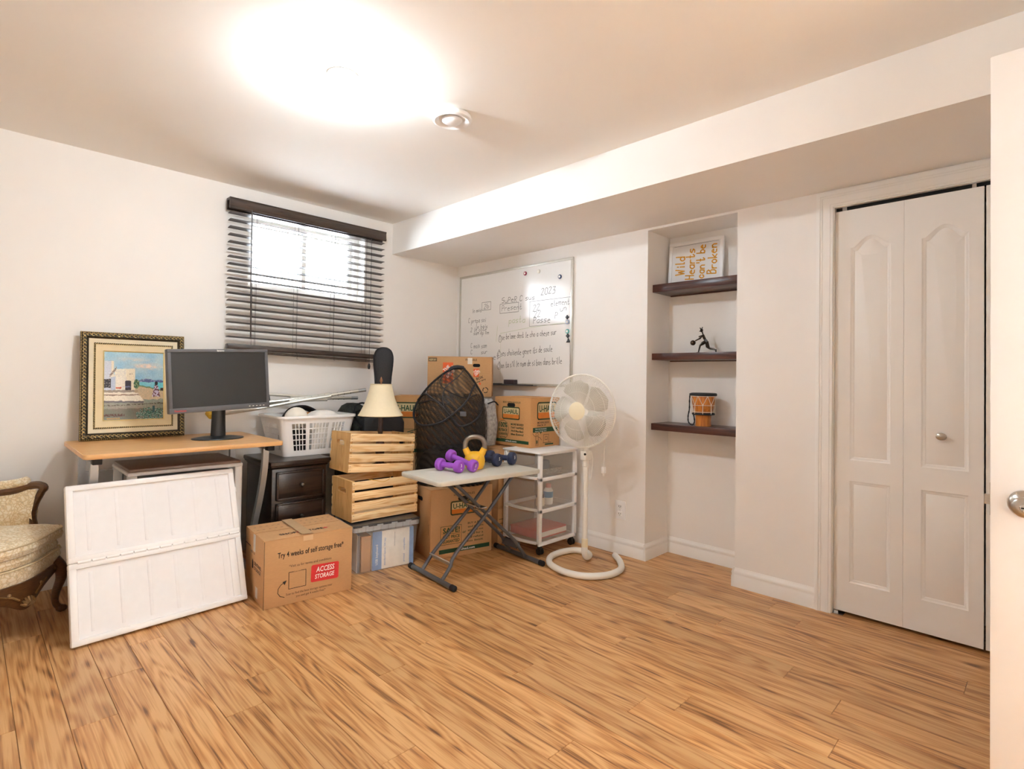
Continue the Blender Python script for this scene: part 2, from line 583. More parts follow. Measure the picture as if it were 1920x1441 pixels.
wr = MB()
XO = ND + .12
wr.box(0, XO, NY1, 0, 0, H).box(ND, XO, NY2, NY1, 0, H).box(0, ND, NY2, NY1, NZ, H)
wr.box(0, XO, CY0, NY2, 0, H).box(0, XO, CY1, CY0, CZ, H).box(0, XO, YF, CY1, 0, H).box(XO - .02, XO, CY1, CY0, 0, CZ)
structure(wr.build('wall_right', M['wall'], smooth=False), 'off-white right wall with a shelf niche and closet opening', 'wall')
structure(MB().box(XL - .1, XL, YF, 0, 0, H).build('wall_left', M['wall']), 'off-white left wall beside the armchair, out of view', 'wall')
DX0, DX1 = -1.93, -1.13
wf = MB()
wf.box(XL - .1, DX0, YF - .12, YF, 0, H).box(DX1, XO, YF - .12, YF, 0, H).box(DX0, DX1, YF - .12, YF, 2.05, H)
structure(wf.build('wall_front', M['wall'], smooth=False), 'off-white front wall with the entry doorway, behind the viewer', 'wall')
# hallway beyond the doorway
hw = MB()
hw.box(-2.9, -.3, YF - 1.5, YF - 1.4, 0, H).box(-3.0, -2.9, YF - 1.5, YF - .12, 0, H).box(-.3, -.2, YF - 1.5, YF - .12, 0, H).box(-3.0, -.2, YF - 1.5, YF - .12, H, H + .1)
structure(hw.build('wall_hallway', M['wall'], smooth=False), 'off-white hallway walls beyond the entry doorway', 'wall')
structure(MB().box(-3.0, -.2, YF - 1.5, YF, -.03, 0).build('floor_hallway', M['floor']), 'laminate floor of the hallway beyond the doorway', 'floor')

# baseboards
BP = [(0, 0), (.014, 0), (.014, .058), (.011, .064), (.011, .074), (.013, .079), (.010, .090), (.005, .097), (.003, .104), (0, .104)]
bb = MB()
bb.extrude(BP, (XL, 0, 0), (0, 0, 0), (0, -1, 0))
structure(bb.build('baseboard_back', M['trim']), 'white moulded baseboard along the back wall', 'baseboard')
bb = MB()
bb.extrude(BP, (0, 0, 0), (0, NY1, 0), (-1, 0, 0))
bb.extrude(BP, (-.014, NY1, 0), (ND, NY1, 0), (0, -1, 0))
bb.extrude(BP, (ND, NY1 - .014, 0), (ND, NY2 + .014, 0), (-1, 0, 0))
bb.extrude(BP, (ND, NY2, 0), (-.014, NY2, 0), (0, 1, 0))
bb.extrude(BP, (0, NY2, 0), (0, CY0 + .074, 0), (-1, 0, 0))
structure(bb.build('baseboard_right', M['trim']), 'white moulded baseboard along the right wall and into the niche', 'baseboard')
bb = MB()
bb.extrude(BP, (XL, 0, 0), (XL, YF, 0), (1, 0, 0))
structure(bb.build('baseboard_left', M['trim']), 'white moulded baseboard along the left wall, out of view', 'baseboard')

# closet casing
def casing(mb, path_f, L):
    # path_f(s, w, t): s along, w across (0 inner .. .074 outer), t outward
    for (w0, w1, t) in ((0, .012, .010), (.012, .046, .013), (.046, .056, .016), (.056, .066, .019), (.066, .074, .016)):
        vs = [path_f(s, w, tt) for s in (0, 1) for w in (w0, w1) for tt in (0, t)]
        mb.add(vs, [(0, 1, 3, 2), (4, 6, 7, 5), (0, 4, 5, 1), (2, 3, 7, 6), (1, 5, 7, 3), (0, 2, 6, 4)])
tr = MB()
casing(tr, lambda s, w, t: (-t, CY0 + w, s * (CZ + w)), 0)
casing(tr, lambda s, w, t: (-t, CY1 - w, s * (CZ + w)), 0)
casing(tr, lambda s, w, t: (-t, (CY0 + w) * (1 - s) + (CY1 - w) * s, CZ + w), 0)
tr.box(0, .085, CY0 - .004, CY0, 0, CZ).box(0, .085, CY1, CY1 + .004, 0, CZ).box(0, .085, CY1, CY0, CZ - .004, CZ)
structure(tr.build('trim_1', M['trim'], smooth=False), 'white moulded casing around the closet doors', 'trim')

# closet bifold door
d1 = structure(thing('door_1', '', '', (0.02, CY0 - .005, 0)), 'cream bifold closet door with arched raised panels and oval knob', 'door')
LW, LT, LZ0, LZ1 = .2845, .032, .018, 2.008
def panel_loop(zb, zt, apex, inset, wdt=.168):
    # local u from leaf left edge; leaf's panel spans u0..u1
    u0, u1 = .067 + inset, .067 + wdt - inset
    zb, zt = zb + inset, zt - inset
    pts = [(u0, zb), (u1, zb), (u1, zt)]
    if apex:
        n = 14
        ap = apex
        mid = (u0 + u1) / 2
        hw_ = (u1 - u0) / 2
        for i in range(1, 2 * n):
            t = 1 - i / n
            a = abs(t)
            h = .5 * (1 + math.cos(PI * min(1, a / .86))) if a < .86 else 0
            pts.append((mid + hw_ * t, zt + ap * h ** .62))
    pts.append((u0, zt))
    return pts
def leaf(mirror):
    mb = MB()
    P = lambda u, z, x: (x, -(LW - u if mirror else u), z)
    loops = []
    for zb, zt, ap in ((.767, 1.818, .05), (.165, .664, 0)):
        L4 = [panel_loop(zb, zt, ap, i) for i in (0, .006, .010, .016, .044)]
        dp = (0, .005, .0052, .010, .001)
        loops.append(L4[0])
        n = len(L4[0])
        vs = [P(u, z, dp[j]) for j in range(5) for u, z in L4[j]]
        fs = [(j * n + i, j * n + (i + 1) % n, (j + 1) * n + (i + 1) % n, (j + 1) * n + i) for j in range(4) for i in range(n)]
        tri = tessellate_polygon([[Vector((u, z, 0)) for u, z in L4[4]]])
        fs += [tuple(4 * n + i for i in t) for t in tri]
        mb.add(vs, fs)
    outer = [(0, LZ0), (LW, LZ0), (LW, LZ1), (0, LZ1)]
    allp = outer + loops[0] + loops[1]
    tri = tessellate_polygon([[Vector((u, z, 0)) for u, z in L] for L in (outer, loops[0], loops[1])])
    mb.add([P(u, z, 0) for u, z in allp], [tuple(t) for t in tri])
    c = [P(u, z, x) for x in (0, LT) for u, z in outer]
    mb.add(c, [(0, 1, 5, 4), (1, 2, 6, 5), (2, 3, 7, 6), (3, 0, 4, 7), (4, 5, 6, 7)])
    return mb
for i in range(4):
    off = [0, .2855, .577, .8625][i]
    lf = leaf(False).build('door_leaf', M['door'], d1)
    lf.location = (0, -off, 0)
    if i in (1, 2):
        kn = MB()
        mm = Matrix.Translation((0, -LW / 2 if i == 1 else -LW / 2, .914)) @ Matrix.Rotation(-PI / 2, 4, 'Y')
        kn.lathe([(.0, .0), (.013, .0), (.013, .003), (.0065, .005), (.0065, .016), (.013, .019), (.0165, .026), (.0145, .033), (.007, .0365), (0, .037)], 20, mm)
        for j, v in enumerate(kn.v):
            kn.v[j] = (v[0], (v[1] + LW / 2) * 1.25 - LW / 2, v[2])
        kn.build('knob', M['nickel'], lf, label='oval brushed nickel knob')
MB().box(.004, .03, CY1 + .01 - (CY0 - .005), -.003, 2.0125, 2.0262).build('track', M['dark'], d1, label='black metal sliding track')
MB().box(-.02, .03, -.045, .0, .0008, .0035).box(.0, .03, -.02, 0, .0035, .016).build('floor_pivot', M['chrome'], d1)
MB().box(.0, .012, -.05, -.03, 2.0085, 2.0262).box(0, .012, -.545, -.53, 2.0085, 2.0262).build('pivot_pin', M['chrome'], d1)

# entry door, standing open into the room
d2 = structure(thing('door_2', '', '', (-1.144, YF + .01, 0)), 'white flush entry door standing open with a satin nickel lock', 'door')
DW = .758
MB().rbox(0, .036, 0, DW, .012, 2.03, .002).build('door_slab', M['edoor'], d2)
for sgn in (-1, 1):
    ks = MB()
    mm = Matrix.Translation((0 if sgn < 0 else .036, DW - .068, .842)) @ Matrix.Rotation(sgn * PI / 2, 4, 'Y')
    ks.lathe([(0, 0), (.034, 0), (.035, .003), (.034, .007), (.028, .014), (.017, .018), (.0125, .022), (.0125, .034), (.02, .040), (.0255, .052), (.0245, .062), (.0185, .067), (.012, .068), (0, .068)], 28, mm)
    k = ks.build('door_knob', M['nickel'], d2, label='satin nickel round door knob')
    kc = MB()
    kc.lathe([(0, .0682), (.0082, .0682), (.0088, .070), (.0075, .0715), (0, .0715)], 18, mm)
    kc.build('lock_cylinder', M['chrome'], k)
    kh = MB()
    kh.box(-.0016, .0016, -.0055, .0055, .0712, .0722, mm)
    kh.build('keyhole', M['dark'], k)
MB().box(.008, .028, DW - .0005, DW + .0015, .80, .885).build('latch_plate', M['nickel'], d2)
MB().prism([(.012, DW + .001), (.024, DW + .001), (.024, DW + .005), (.014, DW + .013), (.012, DW + .013)], lambda u, v, t: (u, v, .828 + t), .026).build('latch_bolt', M['nickel'], d2)
for z in (.2, 1.0, 1.8):
    MB().cyl((.040, .004, z), (.040, .004, z + .09), .006, 10).build('hinge', M['nickel'], d2)
tr = MB()
tr.box(DX0 - .07, DX0 + .0, YF, YF + .015, 0, 2.12).box(DX1 - .0, DX1 + .07, YF, YF + .015, 0, 2.12).box(DX0 - .07, DX1 + .07, YF, YF + .015, 2.05, 2.12)
structure(tr.build('trim_2', M['trim'], smooth=False), 'white casing around the entry doorway, behind the viewer', 'trim')

# window: white slider set back in the wall
w1 = structure(thing('window_1', '', '', ((WX0 + WX1) / 2, .13, WZ0)), 'white vinyl slider window behind the brown blind', 'window')
ww, wh = WX1 - WX0, WZ1 - WZ0
fr = MB()
fr.box(-ww / 2, ww / 2, -.03, .04, 0, .035).box(-ww / 2, ww / 2, -.03, .04, wh - .035, wh).box(-ww / 2, -ww / 2 + .035, -.03, .04, .035, wh - .035).box(ww / 2 - .035, ww / 2, -.03, .04, .035, wh - .035)
fr.build('window_frame', M['trim'], w1, smooth=False)
gm, gt, gb = nt('window_glass')
_tr = N(gt, 'ShaderNodeBsdfTransparent')
_gl = N(gt, 'ShaderNodeBsdfGlossy', i_Roughness=.02)
_fr = N(gt, 'ShaderNodeFresnel', i_IOR=1.25)
_mx = N(gt, 'ShaderNodeMixShader')
gt.links.new(_fr.outputs[0], _mx.inputs[0])
gt.links.new(_tr.outputs[0], _mx.inputs[1])
gt.links.new(_gl.outputs[0], _mx.inputs[2])
gt.links.new(_mx.outputs[0], gt.nodes['Material Output'].inputs[0])
M['glass'] = gm
for sx, yy in ((-1, .0), (1, .018)):
    u0, u1 = (-ww / 2 + .035, .02) if sx < 0 else (-.02, ww / 2 - .035)
    sa = MB()
    z0, z1 = .035, wh - .035
    sa.box(u0, u1, yy - .008, yy + .008, z0, z0 + .03).box(u0, u1, yy - .008, yy + .008, z1 - .03, z1).box(u0, u0 + .03, yy - .008, yy + .008, z0 + .03, z1 - .03).box(u1 - .03, u1, yy - .008, yy + .008, z0 + .03, z1 - .03)
    so = sa.build('sash', M['trim'], w1, smooth=False)
    MB().box(u0 + .03, u1 - .03, yy - .002, yy + .002, z0 + .03, z1 - .03).build('pane', M['glass'], so, smooth=False)
# ---------------------------------------------------------------- ceiling fixtures and the added hallway fill light
lp = thing('ceiling_lamp', 'lit bare bulb in a white round ceiling holder', 'ceiling lamp', (-2.02, -1.71, H))
MB().lathe([(0, 0), (.06, 0), (.062, -.006), (.058, -.014), (.040, -.022), (.024, -.023), (.018, -.025), (0, -.025)][::-1], 32).build('lamp_holder', M['plastic'], lp)
bulbm, bt, bb_ = nt('lit_bulb')
bb_.inputs['Emission Color'].default_value = (.80, .915, 1, 1)
bb_.inputs['Emission Strength'].default_value = BULB_STRENGTH
bb_.inputs['Base Color'].default_value = (1, 1, 1, 1)
MB().lathe([(0, -.080), (.018, -.078), (.030, -.070), (.035, -.057), (.033, -.044), (.027, -.034), (.020, -.027), (.015, -.023)], 24).build('bulb', bulbm, lp, label='glowing warm white bulb')

vt = thing('ceiling_vent', 'round white plastic air vent on the ceiling beside the bulb', 'air vent', (-1.502, -1.768, H))
MB().lathe([(.060, -.004), (.088, -.004), (.092, -.014), (.090, -.024), (.080, -.030), (.068, -.026), (.060, -.014)], 40).lathe([(.060, -.014), (.058, -.004)], 40).build('vent_ring', M['plastic'], vt)
MB().lathe([(0, -.038), (.022, -.037), (.038, -.032), (.047, -.025), (.049, -.021), (.044, -.017), (0, -.017)], 36).build('vent_disc', M['plastic2'], vt)
MB().lathe([(.0, 0), (.061, 0), (.061, -.015), (.0, -.015)], 32).build('vent_throat', M['plastic'], vt)
MB().cyl((0, 0, -.0165), (0, 0, -.015), .008, 10).build('vent_screw', M['plastic'], vt)

hl = thing('hallway_fill_light', 'unseen fill light added in the hallway beyond the doorway', 'ceiling lamp', (-.62, YF - .72, H))  # added out of view, fills the room with light from behind the camera
MB().lathe([(0, 0), (.13, 0), (.135, -.02), (.0, -.02)][::-1], 28).build('fill_plate', M['plastic'], hl)
hm, ht, hb_ = nt('fill_glow')
hb_.inputs['Emission Color'].default_value = (.80, .915, 1, 1)
hb_.inputs['Emission Strength'].default_value = HALL_FILL_POWER
MB().lathe([(.125, -.02), (.118, -.05), (.09, -.07), (.045, -.082), (0, -.085)], 28).build('fill_glass', hm, hl)

# ---------------------------------------------------------------- venetian blind
bl = thing('window_blind', 'dark brown wooden venetian blind hung over the window', 'window blind', (-1.355, -.022, 1.27))
BWd = 1.13
va = [(0, .0), (.0, .07), (.012, .072), (.030, .070), (.064, .0705), (.066, .064), (.062, .056), (.064, .018), (.067, .012), (.066, .004), (.060, 0), (.052, 0), (.052, .055), (.01, .055), (.01, 0)]
vb = MB().extrude([(a, z) for a, z in va], (-BWd / 2, 0, .918), (BWd / 2, 0, .918), (0, -1, 0))
vb.build('valance', M['blind'], bl)
MB().box(-BWd / 2 + .01, BWd / 2 - .01, -.05, -.012, .935, .972).build('head_rail', M['black'], bl)
sm = MB()
n = 6
slat_prof = [(-.025 + .05 * i / n, .0022 * math.sin(PI * i / n)) for i in range(n + 1)]
lp_ = [(y, z + .0014) for y, z in slat_prof] + [(y, z - .0014) for y, z in reversed(slat_prof)]
sm.prism(lp_, lambda u, v, t: (-BWd / 2 + .008 + t, u, v), BWd - .016)
slat = sm.mesh('slat')
slat.materials.append(M['blind'])
for i in range(18):
    o = link('slat', slat, bl)
    o.location = (0, -.033, .898 - i * .0470)
    o.rotation_euler = (math.radians(-5 + random.uniform(-1, 1)), i / 17 * .022, random.uniform(-.0006, .0006))
for i in range(3):
    o = link('slat', slat, bl)
    o.location = (random.uniform(-.006, .006), -.033, .008 - i * .0055)
    o.rotation_euler = (math.radians(random.uniform(-3, 3)), .030 + random.uniform(-.004, .004), 0)
br = MB().rbox(-BWd / 2 + .006, BWd / 2 - .006, -.026, .026, -.016, .016, .006).build('bottom_rail', M['blind'], bl)
br.location = (0, -.034, .036)
br.rotation_euler = (0, .027, 0)
for cx in (-.40, -.125, .145, .40):
    lc = MB()
    for yy in (-.0595, -.0065):
        lc.cyl((cx, yy, .02), (cx, yy, .94), .0008, 5)
    lc.cyl((cx + .016, -.033, .0), (cx + .016, -.033, .94), .0008, 5)
    for i in range(18):
        lc.cyl((cx, -.0595, .895 - i * .0463), (cx, -.0065, .895 - i * .0463), .0006, 4)
    lc.build('ladder_cord', M['black'], bl)
    MB().tube(catmull([(cx + .016, -.035, .028), (cx + .02, -.045, .004), (cx + .012, -.05, -.012), (cx + .024, -.046, -.018)]), .001, 5).build('cord_knot', M['ink'], bl)
wd = MB().tube([(-.432, -.066, .93), (-.430, -.068, .5), (-.424, -.066, .10)], .0042, 6)
wd.build('tilt_wand', M['blind'], bl)
pc = MB().tube([(.437, -.064, .93), (.436, -.066, .4), (.434, -.066, -.03)], .0016, 6)
pco = pc.build('pull_cord', M['ink'], bl)
MB().lathe([(0, -.075), (.008, -.072), (.010, -.05), (.006, -.035), (.003, -.03), (0, -.03)], 10, Matrix.Translation((.434, -.066, 0))).build('tassel', M['rubber'], pco)

# ---------------------------------------------------------------- whiteboard
wbm = mat('whiteboard_enamel', 'efedea', .13, var=.004, scale=4, spec=.45)
wbd = thing('whiteboard', 'white dry-erase board with handwriting and aluminium frame', 'whiteboard', (0, -.675, 1.10))
BW2, BH2 = .625, .915
MB().box(-.010, -.003, -BW2, BW2, 0, BH2).build('board_surface', wbm, wbd)
fr = MB()
fr.rbox(-.016, -.001, -BW2 - .008, BW2 + .008, BH2 - .012, BH2 + .008, .003).rbox(-.016, -.001, -BW2 - .008, -BW2 + .012, .0, BH2 - .012, .003).rbox(-.016, -.001, BW2 - .012, BW2 + .008, .0, BH2 - .012, .003).rbox(-.016, -.001, -BW2 - .008, BW2 + .008, -.014, .006, .003)
fr.build('board_frame', M['alum'], wbd)
MB().box(-.062, -.012, -.30, .42, -.014, -.010).box(-.062, -.058, -.30, .42, -.010, -.002).build('pen_tray', M['gunmetal'], wbd)
pen = mat('marker_ink', '55534f', .6)
peng = mat('marker_green', 'a9b884', .6)
penb = mat('marker_blue', '6f8fb0', .6)
# board coordinates: u = distance from the wall corner, v = height above floor
dc = Decal(lambda u, v, l: (-.0101 - l, -u + .675, v - 1.10))
HN = 'handwriting'
def wr_(s, u, v, size=.036, w=.003, m=pen, width=None, rot=0, **k):
    st = hand(s, 0, 0, size, jit=.5, **k)
    xs = [p[0] for q in st for p in q]
    kx = (width / (max(xs) - min(xs))) if width else 1
    for q in st:
        q = [(p[0] * kx, p[1]) for p in q]
        dc.line([(u + a * math.cos(rot) - b * math.sin(rot), v + a * math.sin(rot) + b * math.cos(rot)) for a, b in q], w, HN if m is pen else ('green_handwriting' if m is peng else 'blue_handwriting'), m)
wr_('le mois', .215, 1.70, .034, width=.11)
wr_('2b', .36, 1.722, .04, width=.06)
dc.frame(.335, 1.71, .445, 1.775, .003, HN, pen)
wr_('C prepa soi', .165, 1.612, .04, width=.22)
wr_('2 le cote', .195, 1.535, .036, width=.2)
wr_('le bois', .26, 1.56, .034)
wr_('sam ep cm', .235, 1.508, .034, width=.19)
wr_('C mais sam', .20, 1.395, .04, width=.2)
wr_('C', .20, 1.345, .036)
wr_('sur', .335, 1.345, .036)
wr_('et', .485, 1.298, .05)
wr_('SUPER C sus', .575, 1.750, .042, w=.0036, width=.36)
wr_('2023', 1.0, 1.778, .05, w=.0034)
wr_('Present', .575, 1.688, .045)
dc.frame(.555, 1.668, .765, 1.742, .003, HN, pen)
wr_('pasta', .66, 1.58, .05, m=peng)
dc.line([(.56, 1.505), (.88, 1.535), (1.285, 1.555)], .002, 'green_line', peng)
dc.line([(.53, 1.57), (.515, 1.44)], .002, 'green_line', peng)
dc.line([(.57, 1.50), (.57, 1.08 + .03)], .0014, 'green_line', peng)
wr_('22', .92, 1.66, .05, w=.0034)
wr_('22', .93, 1.61, .05, w=.0034)
wr_('Passe', .925, 1.565, .048, w=.0036)
wr_('element', 1.10, 1.685, .045, width=.175)
wr_('un', 1.19, 1.64, .045)
wr_('P', 1.14, 1.59, .045)
dc.frame(.885, 1.545, 1.288, 1.735, .0024, HN, pen)
wr_("1 se be'ame dent le cho a chese sur", .555, 1.452, .044, w=.0034, rot=.03, width=.60)
wr_('2 ses choisente genre its de soule', .545, 1.322, .048, w=.0034, rot=.04, width=.575)
wr_("3 on ta s'il le nom de si bon dans brille", .548, 1.226, .048, w=.0034, rot=.045, width=.665)
for cu, cv in ((.562, 1.46), (.552, 1.335), (.555, 1.24)):
    dc.line([(cu + .02 * math.cos(a * PI / 8), cv + .026 * math.sin(a * PI / 8)) for a in range(17)], .003, HN, pen)
dc.build(wbd)
def magnet(col, y, z, label, r=.016, shape=0):
    m_ = mat('magnet_' + col, col, .35, var=.02)
    t = thing('magnet', label, 'magnet', (-.0115, y, z), group='magnets on the whiteboard')
    mm = Matrix.Rotation(-PI / 2, 4, 'Y')
    if shape == 0:
        MB().lathe([(0, 0), (r, 0), (r, .005), (r * .85, .008), (0, .0085)], 18, mm).build('magnet_body', m_, t)
        MB().lathe([(0, .0085), (r * .55, .0085), (r * .5, .0095), (0, .0095)], 12, mm).build('magnet_face', M['white'], t)
    else:
        k = 4 if shape == 1 else 3
        MB().lathe([(0, 0), (r * 1.15, 0), (r * 1.15, .006), (r * .8, .010), (0, .010)], k, mm).build('magnet_body', m_, t, smooth=False)
        MB().lathe([(0, .010), (r * .4, .010), (0, .012)], 8, mm).build('magnet_face', M['gunmetal'], t)
magnet('9c1f45', -.835, 1.959, 'round crimson magnet at the top of the whiteboard')
magnet('e9e7df', -.975, 1.958, 'round white magnet between the crimson and navy ones')
magnet('2a3f6b', -1.186, 1.892, 'round navy magnet near the whiteboard top right corner')
magnet('33333a', -1.261, 1.590, 'black flower magnet above the pale blue one', .014, 1)
magnet('b5c3de', -1.262, 1.556, 'pale blue round magnet on the whiteboard right edge', .017)
magnet('6fbdb8', -1.263, 1.488, 'turquoise round magnet on the whiteboard right edge', .017)
magnet('3a3d40', -1.268, 1.455, 'black diamond magnet just below the turquoise one', .015, 1)
magnet('2c2d2f', -1.274, 1.418, 'black triangular magnet, lowest on the whiteboard edge', .018, 2)
er = thing('board_eraser', 'dark grey felt eraser standing on the whiteboard tray', 'eraser', (-.036, -.713, 1.0905))
MB().rbox(-.02, .02, -.058, .058, .008, .042, .004).build('eraser_handle', mat('eraser_plum', '4a3f43', .6), er)
MB().rbox(-.018, .018, -.056, .056, 0, .008, .002).build('felt_pad', M['rubber'], er)
mk = thing('board_marker', 'black dry-erase marker lying on the whiteboard tray', 'marker', (-.036, -.56, 1.0965))
MB().cyl((0, -.055, 0), (0, .05, 0), .006, 10).build('marker_barrel', M['rubber'], mk)
MB().cyl((0, .05, 0), (0, .085, 0), .0065, 10).build('marker_cap', M['ink'], mk)

# ---------------------------------------------------------------- outlet
ol = thing('wall_outlet', 'white double wall outlet low beside the fan', 'outlet', (0, -1.722, .288))
MB().rbox(-.006, 0, -.040, .040, -.060, .060, .003).build('cover_plate', M['plastic'], ol)
for z in (-.024, .024):
    MB().rbox(-.0085, -.005, -.017, .017, z - .015, z + .015, .002).build('socket', M['trim'], ol)
    MB().box(-.0089, -.008, -.008, -.005, z - .004, z + .006).box(-.0089, -.008, .005, .008, z - .004, z + .006).box(-.0089, -.008, -.002, .002, z - .011, z - .007).build('slot', M['dark'], ol)
MB().lathe([(0, .006), (.003, .006), (.003, .007), (0, .0075)], 8, Matrix.Rotation(-PI / 2, 4, 'Y')).build('screw', M['chrome'], ol)

# ---------------------------------------------------------------- niche shelves and what stands on them
SH = []
for i, (z, nm) in enumerate(((1.762, 'topmost dark brown floating shelf, carrying the framed print'), (1.318, 'middle dark brown floating shelf, carrying the metal figurine'), (.868, 'lowest dark brown floating shelf, carrying the small drum'))):
    t = thing('wall_shelf', nm, 'shelf', (.1715, (NY1 + NY2) / 2, z), group='shelves in the niche')
    MB().rbox(-.1115, .1115, -.286, .286, -.042 if i != 0 else -.05, 0, .002).build('shelf_board', M['shelf'], t)
    MB().box(.094, .111, -.27, .27, -.056 if i == 0 else -.048, -.042).build('wall_cleat', M['shelf'], t)
# framed print
fp = thing('framed_print', 'white framed print with orange hand lettering turned sideways', 'framed print', (.235, -2.108, 1.762), rot=(0, math.radians(4), 0))
PWd, PHt = .185, .295
fr = MB()
for a in ((-PWd, PWd, 0, .022), (-PWd, PWd, PHt - .022, PHt), (-PWd, -PWd + .022, .022, PHt - .022), (PWd - .022, PWd, .022, PHt - .022)):
    fr.rbox(-.012, .006, a[0], a[1], a[2], a[3], .002)
fr.build('picture_frame', M['plastic'], fp)
MB().box(-.003, .003, -PWd + .02, PWd - .02, .02, PHt - .02).build('paper', mat('print_paper', 'ebebea', .5, var=.004), fp)
ora = mat('orange_brush_ink', 'e3a21f', .6, var=.12, scale=60)
# lettering reads upwards: text x axis -> up, text y axis -> to the viewer's left
dc = Decal(lambda u, v, l: (-.0032 - l, PWd - .02 + v, .02 + u))
for s, u, v, sz in (('Wild', .055, -.098, .062), ('Hearts', .02, -.168, .058), ("can't be", .02, -.238, .055), ('Broken', .04, -.315, .058)):
    st_ = hand(s, 0, 0, sz, slant=.1, jit=.3)
    kx = {'Wild': .125, 'Hearts': .20, "can't be": .215, 'Broken': .19}[s] / max(p[0] for q_ in st_ for p in q_)
    for q_ in st_:
        dc.line([(u + p[0] * kx, v + .01 + p[1]) for p in q_], .0078, 'brush_lettering', ora)
dc.line([(.250, -.012), (.250, -.315)], .0016, 'edge_line', M['gunmetal'])
dc.build(fp)

# metal basketball figurine
fg = thing('metal_figurine', 'dark wire-metal figurine of a running basketball player', 'figurine', (.16, -2.21, 1.318), 0)
dm = mat('dark_bronze', '3a322b', .32, .85, var=.25, scale=80)
Fp = lambda px, z, x=0: (x, -(px), z)       # px = distance to the viewer's right, metres
k = .0036
def q(cx, cy, x=0):     # from the enlarged view: x 0..686, shelf line y=415
    return (x, -((cx - 330) * .00049), (412 - cy) * .00049)
MB().tube([q(318, 180), q(330, 215), q(348, 245), q(365, 262)], [.007, .009, .008, .009], 8).build('torso', dm, fg)
MB().sphere(q(297, 122), .011, 10, 7, (1, .8, 1.1)).tube([q(305, 140), q(318, 180)], .004, 6).tube([q(290, 108), q(275, 88)], .003, 5).tube([q(300, 105), q(310, 80)], .003, 5).tube([q(285, 130), q(270, 134)], .003, 5).build('head', dm, fg)
MB().tube([q(318, 185, -.008), q(290, 225, -.012), q(255, 240, -.012), q(225, 252, -.010)], [.005, .005, .004, .004], 6).build('arm', dm, fg)
MB().tube([q(318, 185, .008), q(285, 190, .012), q(258, 195, .014), q(248, 205, .014)], [.005, .005, .004, .004], 6).build('arm', dm, fg)
MB().sphere(q(193, 278, -.010), .0165, 16, 10).build('basketball', mat('ball_bronze', '4a3a2e', .35, .8), fg)
MB().tube([q(360, 265, -.006), q(320, 290, -.008), q(290, 315, -.010), q(278, 360, -.010), q(268, 400, -.010)], [.011, .011, .006, .005, .004], 8).tube([q(278, 405, -.010), q(232, 408, -.010)], [.005, .003], 6).build('leg', dm, fg)
MB().tube([q(360, 265, .006), q(372, 330, .008), q(395, 352, .008), q(440, 362, .008), q(478, 375, .008)], [.011, .012, .006, .005, .004], 8).tube([q(478, 365, .008), q(480, 410, .008)], [.005, .003], 6).build('leg', dm, fg)
MB().lathe([(0, -.004), (.010, -.004), (.010, .004), (0, .004)], 12, Matrix.Translation(q(362, 258, -.010)) @ Matrix.Rotation(PI / 2, 4, 'Y')).build('hip_nut', M['gunmetal'], fg)

# small drum
dr = thing('hand_drum', 'small wooden rope-laced drum with a black strap', 'drum', (.15, -2.215, .868))
dwood = wood_mat('drum_wood', '8a4a18', 'b86a24', 'cf8434', along=2, rough=.3, gs=2, knots=False)
dw = MB().lathe([(.047, 0), (.046, .03), (.0475, .07), (.052, .085), (.060, .11), (.068, .15), (.071, .19), (.068, .195), (0, .195)], 32)
dw.build('drum_shell', dwood, dr)
MB().lathe([(.066, .185), (.078, .186), (.080, .194), (.077, .202), (.068, .204), (0, .203)], 32).build('drum_head_hoop', M['rubber'], dr)
MB().lathe([(.054, .068), (.066, .069), (.068, .075), (.065, .081), (.054, .082)], 32).build('tension_ring', M['rubber'], dr)
cm = mat('white_cord', 'ece4d6', .7)
cd = MB()
npt = 8
for i in range(npt):
    a0, a1, a2 = 2 * PI * i / npt, 2 * PI * (i + .5) / npt, 2 * PI * (i + 1) / npt
    top = lambda a: (.075 * math.cos(a), .075 * math.sin(a), .186)
    mid = lambda a: (.0665 * math.cos(a), .0665 * math.sin(a), .128)
    bot = lambda a: (.067 * math.cos(a), .067 * math.sin(a), .076)
    cd.tube([top(a0), mid(a1)], .0018, 5).tube([mid(a1), top(a2)], .0018, 5).tube([mid(a1), bot(a1)], .002, 5)
cd.tube([(.068 * math.cos(2 * PI * i / 24), .068 * math.sin(2 * PI * i / 24), .128) for i in range(24)], .0016, 5, closed=True)
cd.tube([(.0755 * math.cos(2 * PI * i / 24), .0755 * math.sin(2 * PI * i / 24), .184) for i in range(24)], .0018, 5, closed=True)
cd.tube([(.0635 * math.cos(2 * PI * i / 24), .0635 * math.sin(2 * PI * i / 24), .087) for i in range(24)], .0018, 5, closed=True)
cd.build('lacing', cm, dr)
st = catmull([(-.02, .078, .198), (-.01, .086, .16), (.0, .092, .10), (.0, .100, .055), (-.01, .092, .02), (-.01, .075, .004), (-.01, .06, .006), (-.01, .052, .03), (-.03, .05, .075)], 5)
MB().tube(st, [.0035 + .0012 * (i % 3 == 0) for i in range(len(st))], 6).build('strap', M['rubber'], dr)
# ---------------------------------------------------------------- shared builders
def corner_to_center(fl, a, w, d):
    return (fl[0] + math.cos(a) * w / 2 - math.sin(a) * d / 2, fl[1] + math.sin(a) * w / 2 + math.cos(a) * d / 2)

